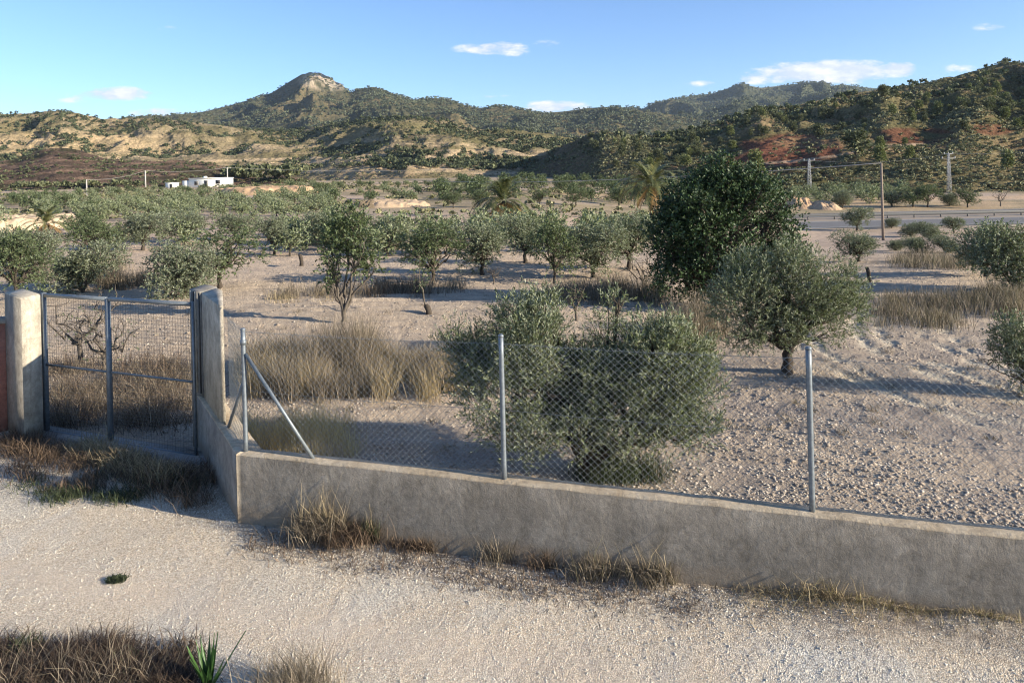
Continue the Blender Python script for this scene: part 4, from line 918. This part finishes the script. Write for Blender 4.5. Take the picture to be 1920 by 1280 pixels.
def pylon(px, py, top, d, label, arms):
    a, e_ = elev(px, py); p = np.array([a*d, d, HC+e_*d]); h = (py-top)*d/F; e = link('lattice_pylon', None, None, tuple(p)); tag(e, label, 'pylon', 'lattice pylons at the foot of the hill')
    mb = MB(); w0_, w1_ = .7, .3; n = 9
    cs = [(-1, -1), (1, -1), (1, 1), (-1, 1)]
    W = lambda t: w0_+(w1_-w0_)*t
    for c in cs: mb.tube([(c[0]*W(0)/2, c[1]*W(0)/2, -.8), (c[0]*W(1)/2, c[1]*W(1)/2, h)], .045, 4)
    for i in range(n):
        t0, t1_ = i/n, (i+1)/n
        for k in range(4):
            c, c2 = cs[k], cs[(k+1) % 4]; mb.tube([(c[0]*W(t0)/2, c[1]*W(t0)/2, h*t0), (c2[0]*W(t1_)/2, c2[1]*W(t1_)/2, h*t1_)], .026, 4); mb.tube([(c[0]*W(t1_)/2, c[1]*W(t1_)/2, h*t1_), (c2[0]*W(t1_)/2, c2[1]*W(t1_)/2, h*t1_)], .026, 4)
    mb.obj('lattice_mast', M_PYLON, e)
    for (z, L) in arms: mb = MB().box((0, 0, h*z), (L, .10, .10)); [mb.tube([(sx, 0, h*z-.05), (sx, 0, h*z+.4)], .09, 6) for sx in (-L/2+.12, 0, L/2-.12)]; mb.obj('crossarm', M_PYLON, e)
    return p+np.array([0, 0, h])
y1 = pylon(1518, 346, 300, 172, 'lattice pylon left of the wooden pole, half lost in the scrub', ((.98, 2.6),))
y2 = pylon(1780, 357, 288, 160, 'taller striped-looking lattice pylon with two crossarms', ((.99, 2.0), (.87, 3.0)))
def cable(p, q, sag, r, label, grp=None):
    s = np.linspace(0, 1, 40)[:, None]; P = np.array(p)+(np.array(q)-np.array(p))*s; P[:, 2] -= sag*4*(s*(1-s))[:, 0]
    tag(MB().tube(P, r, 4).obj('power_cable', M_POLEC, None, True), label, 'cable', grp)
cable(wp, atd(700, 331, 190), 1.6, .035, 'pale overhead cable running left from the wooden pole')
cable(y1, atd(1100, 337, 260), 2, .02, 'thin cable from the left pylon towards the valley'); cable(y1, y2, 1.2, .02, 'thin cable between the two lattice pylons')
cable(y2, y2+np.array([60, -25, 3]), 1.5, .02, 'thin cable leaving the tall pylon to the right')
cable(lp1, lp2, .8, .03, 'cable between the two pale valley poles'); cable(lp2, lp3, .8, .03, 'cable behind the white house roof'); cable(lp3, lp3+np.array([80, 20, -2]), 1.2, .03, 'cable leaving the cross-armed pole to the right')

# ------------------------------------------------------------------ white house and shed
def house():
    d = 250.; p = atd(388, 350.5, d); p0 = np.array([p[0], d, p[2]]); k = d/F
    e = link('white_house', None, None, tuple(p0)); tag(e, 'long low flat-roofed white house with a lower wing, in the valley', 'house')
    Wm = 66*k; Hm = 15.5*k
    MB().box((0, 4, Hm/2-1), (Wm, 8, Hm+2)).obj('wall', M_WHITE, e)
    mb = MB()
    for s_, L_ in (((0, -.1), (Wm+.3, .2)), ((0, 8.1), (Wm+.3, .2)), ((-Wm/2-.1, 4), (.2, 8)), ((Wm/2+.1, 4), (.2, 8))): mb.box((s_[0], s_[1], Hm+.12), (L_[0], L_[1], .3))
    mb.obj('parapet', M_WHITE, e)
    MB().box((-Wm/2+4.2, 3, Hm+.55), (1.0, 1.0, .6)).obj('chimney', M_WHITE, e)
    for fx, w_, h_, z_ in ((-.30, 1.1, 1.1, 1.35), (-.02, 1.0, 2.1, 1.05), (.12, .0, 0, 0), (.32, 1.3, 1.1, 1.6)):
        if w_ == 0: continue
        f = MB().box((fx*Wm, -.03, z_), (w_+.25, .08, h_+.25)).obj('window' if h_ < 2 else 'door', M_COPE, e); MB().box((fx*Wm, -.09, z_), (w_, .06, h_)).obj('pane', M_DARKGL, f)
    wg = MB(); wg.box((-Wm/2-1.3-.0, 3.4, 1.1-1), (2.4, 6, 2.3+2)); wg.obj('wing', M_WHITE, e)
    p = atd(318, 351, 245); s = MB(); s.box((0, 2, .1), (15*k, 4, 2.6)); s.box((0, 2, 1.47), (15*k+.3, 4.3, .14)); o = s.obj('shed', M_WHITE, None, loc=tuple(p)); tag(o, 'small white shed standing left of the white house', 'shed')
    MB().box((.6, -.05, .3), (.8, .1, 1.6)).obj('door', M_DARKGL, o)
house()

# ------------------------------------------------------------------ road with guardrails
def strip(name, m, xs_, ys_, wd, dz, label, cat='road'):
    V = []; n = len(xs_)
    for j in range(3):
        yy = ys_+wd*(j/2); V.append(np.c_[xs_, yy, zr(xs_, yy)+dz])
    V = np.concatenate(V); return tag(link(name, mesh_data(name, V, grid_faces(3, n), m, True)), label, cat, kind='structure')
RB = 92.
def zr(x, y): return -3.42+0*x+.25*sstep(RB+13, RB+17, y)
xr = np.linspace(20, 170, 120); yr = RB-.03*(xr-55)
emb = MB(); n = len(xr)
prof = [(-7, -.9), (-1.0, -.03), (13, -.03), (17, -.03), (28, -.03), (34, -1.0)]
V = np.concatenate([np.c_[xr, yr+o, zr(xr, yr+o)+z] for o, z in prof])
tag(link('road_verge', mesh_data('road_verge', V, grid_faces(len(prof), n), M_CLOD, True)), 'earth verge carrying the road', 'road', kind='structure')
strip('road', M_ASPH, xr, yr, 12, .02, 'grey asphalt carriageway on the near side')
strip('road', M_ASPH, xr, yr+17.5, 8.5, .02, 'grey asphalt carriageway on the far side')
for o in (.8, 11.2, 18.2, 25.2): strip('road_marking', M_PAINT, xr, yr+o, .22, .026, 'white edge line of the road')
for oy, lab in ((14.6, 'steel guardrail between the two carriageways'),):
    e = link('guardrail', None, None, (xr[0], yr[0]+oy, 0)); tag(e, lab, 'guardrail')
    Pn = np.c_[xr-xr[0], yr-yr[0], zr(xr, yr+oy)]
    mb = MB()
    for (z0, z1, off) in ((.50, .58, 0), (.58, .66, -.05), (.66, .74, -.05), (.74, .82, 0)):
        mb.add(np.concatenate([Pn+[0, off, z0], Pn+[0, -.05-off if off == 0 else 0, z1]]), grid_faces(2, n))
    V0 = Pn+[0, -.03, .42]; mb.add(np.concatenate([V0, Pn+[0, -.08, .62], Pn+[0, -.03, .80], Pn+[0, .03, .80], Pn+[0, .03, .42]]), grid_faces(5, n)); mb.obj('beam', M_RAIL, e)
    for i in range(0, n, 3): MB().box(tuple(Pn[i]+[0, .12, .35]), (.14, .16, 1.0)).obj('post', M_RAIL, e)

# orange earth heaps and cut banks
def heap(px, py, wpx, hpx, depth, label, col=(.50, .335, .20), seed=1, flat=False):
    p = gp(px, py); k = p[1]/F; Wx = wpx*k/2; Hh = hpx*k; n = 60; u_, v_ = np.meshgrid(np.linspace(-1, 1, n), np.linspace(-1, 1, n)); X = u_*Wx; Y = v_*depth
    r = np.hypot(u_*(1+.3*(fbm(u_*2+seed, v_*2, 3)-.5)), v_); s = sstep(1, .25 if not flat else .75, r)
    Z = Hh*s*(.7+.6*fbm(u_*2.5+seed*3, v_*2.5, 4))-.25-(r > .98)*.6; Z = Z+.7*Hh*(ridged(u_*7+seed, v_*4, 5)-.6)*s
    Z += Hf(X+p[0], Y+p[1])-p[2]
    c = np.ones((n, n, 3))*np.array(col)*(.75+.5*fbm(X*.5+seed, Z*1.5, 4))[..., None]
    tag(link('earth_mound', mesh_data('earth_mound', np.c_[X.ravel(), Y.ravel(), Z.ravel()], grid_faces(n, n), M_GROUND, True, c.reshape(-1, 3)), None, tuple(p)), label, 'mound', kind='structure')
heap(1500, 389, 80, 17, 5, 'orange earth heap right of the dark tree', seed=1); heap(1545, 391, 75, 14, 5, 'second orange earth heap nearer the road', (.47, .33, .21), 2)
heap(500, 364, 200, 13, 8, 'cut orange bank right of the white house', seed=3, flat=True); heap(735, 385, 150, 10, 8, 'sunlit orange bank in the valley middle', (.50, .37, .24), 4, True)
heap(40, 428, 200, 24, 8, 'pale orange bank at the far left', (.52, .40, .27), 5, True); heap(690, 388, 70, 13, 5, 'low brown mound left of the orange bank', (.18, .14, .09), 6)

# ------------------------------------------------------------------ pines on the hills
def pine_mesh(seed, m, n=130, conic=.3, L=.9):
    rng = np.random.default_rng(seed); lb = []
    for i in range(7):
        z = 2.0+4.2*i/6*(.9+.2*rng.random()); r = 2.0*(1-conic*i/6)*(.7+.4*rng.random()) if i else 1.3; an = rng.random()*6.28; o = .9*rng.random()*(1-.4*i/6)
        lb.append((o*math.cos(an), o*math.sin(an), z, r, r, .95))
    P, u = lobe_points(rng, lb, n*2, .5); Dr = unit(u+[0, 0, .6]); V, Fq = twigs(rng, P, Dr, np.full(len(P), .7), 4, L, .38, .9)
    mb = MB().tube([(0, 0, -1), (.15, 0, 2), (0, 0, 5)], [.26, .2, .08], 6, False)
    return mb.data('pine_trunk', M_BARK), mesh_data('pine_crown', V, Fq, m)
PT = [pine_mesh(1, M_PINE), pine_mesh(2, M_PINE, conic=.6), pine_mesh(3, M_PINEY), pine_mesh(4, M_PINE, 150, .1), pine_mesh(5, M_PINEY, conic=.5)]
def surf(G, rng, n, tlo, thi, dens, margin=0):
    global gn
    X, D, Z, Tt = G; NN = GN[id(X)]; i = rng.integers(0, X.shape[0]-1, n*3); j = rng.integers(0, X.shape[1]-1, n*3); t = Tt[i, j]
    fu, fv = rng.random(n*3), rng.random(n*3)
    def bl(Q): return (Q[i, j]*(1-fu)*(1-fv)+Q[i+1, j]*fu*(1-fv)+Q[i, j+1]*(1-fu)*fv+Q[i+1, j+1]*fu*fv)
    x, d, z = bl(X), bl(D), bl(Z); gn = bl(NN); ok = (t > tlo) & (t < thi) & (dens(x, d, z, t) > rng.random(n*3)); return np.c_[x, d, z][ok][:n]
rng = np.random.default_rng(51)
# the one big pine and the yellowish ones under it
def hill_hit(G, px, py):
    X, D, Z, Tt = G; a, b = px_of(X, D, Z); q = np.hypot(a-px, b-py)+(Tt > 1)*99; k = np.unravel_index(np.argmin(q), q.shape); return np.array([X[k], D[k], Z[k]])
for (px, py, hp, kk, lab) in ((1605, 292, 48, 3, 'biggest dark round pine on the red-earth hillside'), (1650, 308, 34, 2, 'yellow-green pine directly above the wooden pole'), (1418, 330, 46, 2, 'yellow-green pine behind the top of the dark tree'),
                              (1890, 318, 36, 4, 'yellow-green pine low on the scrub slope at the right'), (1705, 300, 26, 2, 'yellow-green pine amid scrub right of the big round pine'), (1215, 330, 32, 2, 'yellow-green pine behind the drooping palm')):
    p = hill_hit(hc, px, py); s = hp*p[1]/F/7.0; place_tree('pine_tree', PT[kk], tuple(p), (s*(1.35 if kk == 3 else 1), s*(1.35 if kk == 3 else 1), s), px, lab, 'pine tree')
def densC(x, d, z, t):
    px, py = px_of(x, d, z); red = np.maximum(np.maximum(ell(px, py, 1480, 283, 105, 30), ell(px, py, 1715, 255, 80, 16)), ell(px, py, 1405, 302, 80, 14))
    return (sstep(.3, -.5, gn+1.8*(fbm(x/18, d/18+3, 4)-.5))*sstep(.25, .5, t)*(1-red)+.07*(1-red)*(t > .2))*(.12+.88*sstep(1080, 1250, px))
Pc = surf(hc, rng, 1500, .12, .985, densC); Pc = Pc[np.argsort(Pc[:, 1])]
px_, _ = px_of(*Pc.T); vis = (px_ > 1000) & (px_ < 1960)
Pi = Pc[vis][:285]; Pr = np.concatenate([Pc[vis][285:], Pc[~vis]])
qx, qy = px_of(*Pi.T)
for p, x_, y_ in zip(Pi, qx, qy):
    s = rng.uniform(.38, .8); kk = rng.integers(5); cr_ = np.interp(x_, [920, 1130, 1400, 1600, 1740, 1920], [330, 250, 213, 178, 157, 118]); rel = (y_-cr_)/(330-cr_)
    zone = 'on the skyline' if rel < .12 else 'high on the slope' if rel < .4 else 'halfway up the slope' if rel < .7 else 'low on the slope'
    lab = ('yellow-green pine ' if kk in (2, 4) else 'dark green pine ')+zone+(' of the right-hand hill, left of the red cuts' if x_ < 1380 else ' of the right-hand hill, above the red cuts' if x_ < 1640 else ' of the right-hand hill, towards the right edge')
    place_tree('pine_tree', PT[kk], tuple(p), (s, s, s*rng.uniform(.75, 1.0)), rng.random()*6.28, lab, 'pine tree', 'pines on the right-hand hillside')
def clumps(rng, P, S, m_leaf, per=34, leaf=.5, sq=.85):
    """one mesh of many small irregular leafy crowns"""
    n = len(P); u = unit(rng.normal(size=(n, per, 3))); u[..., 2] = np.abs(u[..., 2])*1.0-.1; r = (.45+.55*rng.random((n, per, 1)))
    sc3 = S[:, None, None]*np.array([1, 1, sq]); C = P[:, None]+u*r*sc3*.5+np.array([0, 0, .35])*S[:, None, None]
    C = C.reshape(-1, 3); k = len(C); a = unit(rng.normal(size=(k, 3))); b = unit(np.cross(a, rng.normal(size=(k, 3)))); l = (np.repeat(S, per)*leaf*(.6+.6*rng.random(k)))[:, None]*.5
    V = np.stack([C-a*l, C+b*l*.8, C+a*l, C-b*l*.8], 1).reshape(-1, 3); return V, np.arange(k*4).reshape(-1, 4)
V, Fq = clumps(rng, Pr, rng.uniform(2.4, 4.8, len(Pr)), None, 36, .40, 1.1)
stuff('forest', V, Fq, M_PINE, 'distant pines thickening the top of the right-hand hill', 'forest')
def densB(x, d, z, t):
    px, py = px_of(x, d, z); q = sstep(.15, -.55, gn+1.8*(fbm(x/30+2, d/30, 4)-.5)); return (q*(.75+.25*sstep(300, 620, px))+.03+.35*sstep(520, 700, px)*sstep(.45, .6, fbm(x/40, d/40, 4)))*~((d < 400) & (px < 640))
Pb = surf(hb, rng, 6500, .12, 1.02, densB); V, Fq = clumps(rng, Pb, rng.uniform(2.4, 5.2, len(Pb)), None, 26, .38, 1.05)
stuff('forest', V, Fq, M_PINED, 'pine clumps scattered over the golden hills', 'forest')
Pf = surf(far1, rng, 16000, .05, 1.01, lambda x, d, z, t: .35+sstep(.4, .55, fbm(x/120, d/120+5, 4))*.65-.8*ell(*px_of(x, d, z), 608, 151, 55, 24)); V, Fq = clumps(rng, Pf, rng.uniform(5, 9.5, len(Pf)), None, 12, .5, .9)
stuff('forest', V, Fq, M_PINEF, 'woodland covering the summit mountain', 'forest')
Pf = surf(far3, rng, 12000, .1, 1.01, lambda x, d, z, t: .6+0*x); V, Fq = clumps(rng, Pf, rng.uniform(8, 14, len(Pf)), None, 10, .5, .9)
stuff('forest', V, Fq, M_PINEF, 'woodland covering the far blue range', 'forest')
# low scrub
def densS(x, d, z, t):
    px, py = px_of(x, d, z); red = np.maximum(np.maximum(ell(px, py, 1480, 283, 108, 34), ell(px, py, 1715, 255, 86, 20)), ell(px, py, 1405, 302, 80, 17)); tr = np.abs(py-np.interp(px, [1380, 1480, 1570, 1660, 1730], [310, 303, 292, 274, 270])) < 2.5
    return np.clip(.55+.6*sstep(.35, .6, fbm(x/8, d/8, 4))*(t < .5)-red*.95, 0, 1)*(.35+.65*sstep(1080, 1180, px))*~(tr & (px > 1390) & (px < 1735))
Ps = surf(hc, rng, 15000, .0, .98, densS); S = rng.uniform(.6, 1.5, len(Ps))*(.55+1.2*fbm(Ps[:, 0]/22, Ps[:, 1]/22, 3)); V, Fq = clumps(rng, Ps, S, None, 22, .42, .65)
stuff('scrub', V, Fq, M_SCRUB, 'low scrub covering the foot of the right-hand hill', 'scrub')
Ps = surf(hb, rng, 9000, .0, .9, lambda x, d, z, t: (.05+.6*sstep(.54, .64, fbm(x/30, d/30+8, 4)))*~((d < 430) & (px_of(x, d, z)[0] < 640))); S = rng.uniform(.9, 2.1, len(Ps)); V, Fq = clumps(rng, Ps, S, None, 10, .55, .6)
stuff('scrub', V, Fq, M_SCRUB, 'low scrub on the golden hills', 'scrub')
Ps = surf(hd, rng, 2600, .0, .95, lambda x, d, z, t: .10+.6*sstep(.54, .64, fbm(x/12, d/12+8, 4))+.5*(t < .08)); S = rng.uniform(.6, 1.8, len(Ps)); V, Fq = clumps(rng, Ps, S, None, 20, .5, .7)
stuff('scrub', V, Fq, M_PINE, 'dark scrub on the brown terraces', 'scrub')
# scrub over the valley floor
n = 5000; px = rng.uniform(-60, 1330, n); d = 85+175*rng.random(n)**.8; a = elev(0, 350)[0]+px/F; x = a*d; ok = fbm(x/16, d/9, 4) > .5+.06*rng.random(n); x, d = x[ok], d[ok]
S = rng.uniform(.4, 1.5, len(x)); V, Fq = clumps(rng, np.c_[x, d, Hf(x, d)], S, None, 18, .45, .6); stuff('scrub', V, Fq, M_SCRUB, 'low scrub and bushes over the valley floor', 'scrub')
# dark pine wood right of the house
Pw = []
for _ in range(60):
    px = rng.uniform(425, 570); d = rng.uniform(275, 330); a = elev(px, 340)[0]; Pw.append((a*d, d, float(Hf(a*d, d))+1.5+2.5*rng.random()))
for _ in range(60):
    px = rng.uniform(-20, 330); d = rng.uniform(262, 275); a = elev(px, 340)[0]; Pw.append((a*d, d, float(Hf(a*d, d))+.5))
Pw = np.array(Pw); V, Fq = clumps(rng, Pw, rng.uniform(2.6, 5.5, len(Pw))*np.where(np.arange(len(Pw)) < 60, 1.2, .7), None, 60, .36, .9)
stuff('forest', V, Fq, M_PINE, 'dark belt of trees at the foot of the brown terraces', 'forest')

# ------------------------------------------------------------------ dry grass, weeds
rng = np.random.default_rng(61)
def patch(n, px0, px1, py0, py1, clump=.35, n_cl=None, sd=.12):
    """points on the field inside a picture-measured ground rectangle, gathered in tufts"""
    p = [gp(px, py) for px in (px0, px1) for py in (py0, py1)]
    y0, y1 = min(q[1] for q in p), max(q[1] for q in p); nc = n_cl or max(3, n//70)
    cy = rng.uniform(y0, y1, nc); ca = rng.uniform(elev(px0, 600)[0], elev(px1, 600)[0], nc); k = rng.integers(0, nc, n)
    x = ca[k]*cy[k]+rng.normal(size=n)*sd; y = cy[k]+rng.normal(size=n)*sd*1.1; ok = y > yline(x)+.25; x, y = x[ok], y[ok]
    return np.c_[x, y, zfield(x, y)-.01]
V1, F1 = blades(rng, patch(11000, 455, 850, 690, 745, n_cl=110, sd=.13), .64, .008, .38)
V2, F2 = blades(rng, patch(3000, 560, 700, 700, 720, n_cl=34, sd=.12), .86, .008, .28)
tg = stuff('dry_grass', np.concatenate([V1, V2]), [np.concatenate([F1, F2+len(V1)])], M_STRAWD, 'tall thicket of brown dry grass behind the braced post', 'grass')
V, Fq = blades(rng, patch(5000, 465, 860, 690, 750, n_cl=60, sd=.12), .60, .008, .42); stuff('dry_grass', V, Fq, M_STRAW, 'straw-coloured stalks in the tall thicket', 'grass')
V, Fq = blades(rng, patch(2600, 458, 660, 808, 870, n_cl=60, sd=.10), .42, .005, .3); stuff('dry_grass', V, Fq, M_STRAWY, 'yellow dry grass just behind the wall under the long brace', 'grass')
V, Fq = blades(rng, patch(4200, 95, 360, 700, 800, n_cl=70, sd=.14), .42, .007, .8); stuff('dry_grass', V, Fq, M_STRAWD, 'dry grass behind the mesh gate', 'grass')
V, Fq = blades(rng, patch(3500, 95, 360, 690, 810, n_cl=70, sd=.16), .42, .008, .8); stuff('weeds', V, Fq, M_BROWN, 'brown dead weeds tangled behind the mesh gate', 'weeds')
bands = [((520, 860, 545, 556), 2600, .42, M_STRAWD, 'brown grass line crossing the field behind the forked almond'), ((1030, 1240, 545, 568), 4200, .55, M_STRAWD, 'dark dry grass left of the dark tree'), ((1270, 1350, 610, 650), 1800, .85, M_STRAWD, 'tall brown grass between the two olives'),
         ((190, 320, 528, 540), 1800, .6, M_STRAWD, 'brown grass behind the gate bushes'), ((520, 700, 560, 566), 600, .25, M_STRAW, 'thin grass line in the field'), ((60, 230, 510, 530), 1500, .7, M_STRAWD, 'brown grass at the left behind the bushes'),
         ((1650, 1790, 560, 610), 3400, .32, M_STRAWD, 'dry grass bank by the curved track'), ((1800, 1915, 560, 590), 3000, .48, M_STRAWD, 'brown grass mound at the right edge'), ((1690, 1830, 490, 508), 2600, .5, M_STRAWD, 'tall straw grass along the dark bank'),
         ((210, 270, 448, 456), 900, 1.0, M_STRAW, 'straw tussocks in the left field'), ((520, 640, 450, 462), 900, .6, M_STRAWD, 'dull grass strip behind the thin tree'), ((690, 800, 540, 556), 900, .5, M_BROWN, 'dark weeds beside the stump row')]
for (bx, n, h, m, lab) in bands:
    d = gp(bx[0], bx[3])[1]; V, Fq = blades(rng, patch(n, *bx, sd=.25), h, .010*(d/18)**.5, .35); stuff('dry_grass', V, Fq, m, lab, 'grass')
# sparse field litter tufts
n = 240; a = rng.uniform(-.7, .7, n); d = 11/(1-rng.random(n)*.72); cx_, cy_ = a*d, d; k = rng.integers(0, n, 7000); x = cx_[k]+rng.normal(size=7000)*.07; y = cy_[k]+rng.normal(size=7000)*.07; ok = y > yline(x)+.3; x, y = x[ok], y[ok]
V, Fq = blades(rng, np.c_[x, y, zfield(x, y)], .11, .008, .9); stuff('dry_grass', V, Fq, M_STRAWD, 'small dry tufts dotted over the ploughed earth', 'grass')
# growth at the foot of the near olive
V, Fq = blades(rng, patch(1500, 1080, 1230, 880, 905, n_cl=30, sd=.1), .32, .008, .5); stuff('weeds', V, Fq, M_WEED, 'greenish weeds at the foot of the near olive', 'weeds')

def dpatch(n, pts, sd, off=None):
    C = np.array([at(*p)[:2] for p in pts]); k = rng.integers(0, len(C), n); x = C[k, 0]+rng.normal(size=n)*sd; y = C[k, 1]+rng.normal(size=n)*sd; lim = yline(x)-.03; y = np.minimum(y, lim-np.abs(rng.normal(size=n))*.04); return np.c_[x, y, zdrive(x, y)-.005]
# weeds in front of the gate
V, Fq = blades(rng, dpatch(4200, [(20+i*15+rng.uniform(-14, 14), 862+rng.uniform(-20, 44)+i*2.4) for i in range(25)], .13), .24, .006, .8); stuff('weeds', V, Fq, M_BROWN, 'brown dead weeds in front of the gate', 'weeds')
V, Fq = blades(rng, dpatch(2600, [(60+i*24+rng.uniform(-10, 10), 885+rng.uniform(-10, 50)+i*2.5) for i in range(13)], .12), .14, .007, .9); stuff('weeds', V, Fq, M_WEED, 'green and grey weeds in front of the gate', 'weeds')
V, Fq = blades(rng, dpatch(2500, [(150+i*20, 845+i*8) for i in range(9)], .14), .28, .006, .8); stuff('dry_grass', V, Fq, M_STRAW, 'straw stalks in front of the gate', 'grass')
V, Fq = blades(rng, dpatch(1500, [(20, 835), (60, 838), (90, 850), (40, 850)], .12), .2, .006, .7); stuff('dry_grass', V, Fq, M_BROWN, 'rusty dry plants at the foot of the left pillar', 'grass')
# clumps at the foot of the wall: each is a thing
def tuft(name, px, py, n, h, m, label, sd=.1, lean=.6, wd=.006, extra=None, cat='weed'):
    p = at(px, py); z = float(zdrive(p[0:1], p[1:2])[0]); loc = np.array([p[0], p[1], z]); P = rng.normal(size=(n, 3))*[sd, sd*.7, 0]
    ly = yline(P[:, 0]+p[0])-.05-p[1]; P[:, 1] = np.minimum(P[:, 1], ly); V, Fq = blades(rng, P, h, wd, lean); lim = yline(V[:, 0]+p[0])-.01-p[1]; V[:, 1] = np.minimum(V[:, 1], lim)
    o = link(name, None, None, tuple(loc)); tag(o, label, cat); link('grass', mesh_data('grass', V, Fq, m), o)
    if extra: link('stalks', mesh_data('stalks', *blades(rng, np.minimum(P[:extra[0]], [9, 0, 9]), extra[1], .005, lean*.5), extra[2]), o)
    return o
tuft('dry_grass_clump', 600, 1012, 1500, .38, M_STRAWD, 'largest tawny grass clump against the foot of the wall', .16, .7, extra=(90, .68, M_STRAW))
tuft('dry_grass_clump', 655, 1025, 900, .28, M_BROWN, 'reddish-brown clump on the right flank of the largest tawny clump', .16, .8)
tuft('green_weed', 695, 1020, 260, .26, M_WEED, 'bright green upright weed beside the tawny wall clump', .05, .35, extra=(25, .4, M_STRAW))
tuft('dry_grass_clump', 770, 1033, 500, .16, M_BROWN, 'low dark brown weed right of the green weed', .15, .8)
tuft('dry_weed', 930, 1060, 160, .3, M_STRAWD, 'thin airy dry weed at the wall below the middle post', .12, .5)
tuft('dry_weed', 1015, 1072, 120, .26, M_BROWN, 'thin dry seedhead weed right of the airy one', .1, .5)
tuft('dry_grass_clump', 1110, 1088, 420, .24, M_STRAWD, 'pale dry clump against the wall, left one of a pair', .12, .7, extra=(30, .5, M_STRAW))
tuft('dry_grass_clump', 1215, 1100, 480, .25, M_STRAWD, 'pale dry clump against the wall, right one of a pair', .14, .75, extra=(26, .55, M_STRAW))
tuft('dry_weed', 1530, 1132, 90, .28, M_STRAW, 'wispy straw weed low on the wall below the right post', .16, 1.0)
V, Fq = blades(rng, dpatch(2600, [(470+i*26+rng.uniform(-12, 12), 1008+i*3.9+rng.uniform(0, 30)) for i in range(34)], .13), .07, .006, 1.0); stuff('weeds', V, Fq, M_BROWN, 'dead litter and creeping weeds along the wall foot', 'weeds')
V, Fq = blades(rng, dpatch(1500, [(1400+i*35, 1118+i*4.5+rng.uniform(0, 16)) for i in range(14)], .16), .08, .005, 1.1); stuff('weeds', V, Fq, M_STRAW, 'straw litter along the wall foot at the right', 'weeds')
# dark pebbly litter under the wall
P = dpatch(2600, [(620+i*36, 1050+i*3.6) for i in range(18)], .14); S = .008+.014*rng.random(len(P))**2; V, Fq = stones(rng, P, S); stuff('gravel', V, Fq, M_STONE, 'coarser stones along the wall foot', 'gravel')
# green rosette on the drive
p = at(217, 1092); z = float(zdrive(p[0:1], p[1:2])[0]); Pz = rng.normal(size=(420, 3))*[.045, .028, 0]; V, Fq = blades(rng, Pz, .055, .012, .9); o = link('green_weed', mesh_data('green_weed', V, Fq, M_WEED), None, (p[0], p[1], z)); tag(o, 'small dark green weed alone on the pale gravel', 'weed')
# bottom-left planting
V, Fq = blades(rng, dpatch(15000, [(rng.uniform(-60, 340), rng.uniform(1235, 1330)) for i in range(50)], .11), .17, .007, 1.0); stuff('weeds', V, Fq, M_DARKB, 'dark brown dead plants along the bottom left corner', 'weeds')
V, Fq = blades(rng, dpatch(600, [(rng.uniform(-60, 330), rng.uniform(1245, 1340)) for i in range(26)], .12), .30, .004, .8); stuff('dry_grass', V, Fq, M_STRAWD, 'pale grass blades over the dead plants bottom left', 'grass')
V, Fq = blades(rng, dpatch(1100, [(rng.uniform(470, 620), rng.uniform(1300, 1350)) for i in range(10)], .09), .34, .005, .5, (-.12, 0)); stuff('dry_grass', V, Fq, M_STRAWD, 'wispy grey grass right of the spiky plant', 'grass')
P = dpatch(500, [(40, 1235), (60, 1230), (240, 1262)], .06); V, Fq = blades(rng, P, .14, .01, .6); stuff('weeds', V, Fq, M_WEED, 'green shoots among the dead plants bottom left', 'weeds')
# spiky agave-like plant
p = at(392, 1300); mb = MB()
for i in range(13):
    az = i*2.4; ln = .15+.5*((i*.37) % 1); L = .36+.12*((i*.61) % 1); s = np.linspace(0, 1, 7); dr = np.array([math.cos(az), math.sin(az)])
    c = np.c_[dr[0]*ln*L*s, dr[1]*ln*L*s, L*s*(1-.12*s*ln)]; sd = np.array([-dr[1], dr[0], 0]); wv = .024*np.sin(math.pi*(s*.86+.14))**.8*(1-s**3)
    Vv = np.concatenate([c-sd*wv[:, None], c-np.array([dr[0], dr[1], -.3])*.008, c+sd*wv[:, None]]); mb.add(Vv, grid_faces(3, 7))
o = mb.obj('agave', M_YUCCA, None, False, (p[0], p[1], .01)); tag(o, 'spiky green sword-leaved plant at the bottom edge', 'plant')

# ------------------------------------------------------------------ haze
HZ = True
if HZ:
    m = bpy.data.materials.new('haze'); m.use_nodes = True; t = m.node_tree; t.nodes.remove(t.nodes['Principled BSDF'])
    v = N(t, 'ShaderNodeVolumePrincipled'); v.inputs['Color'].default_value = (.72, .84, 1, 1); v.inputs['Density'].default_value = .000045; v.inputs['Anisotropy'].default_value = .2
    t.links.new(v.outputs[0], t.nodes['Material Output'].inputs['Volume'])
    mb = MB().box((0, 3500, 200), (12000, 12600, 700)); mb.V[0][:, 2] = np.where(mb.V[0][:, 2] < 200, -8, 560); o = mb.obj('haze', m); tag(o, 'thin blue air over the valley', 'haze', kind='stuff')
print('faces', sum(len(m.polygons) for m in bpy.data.meshes))
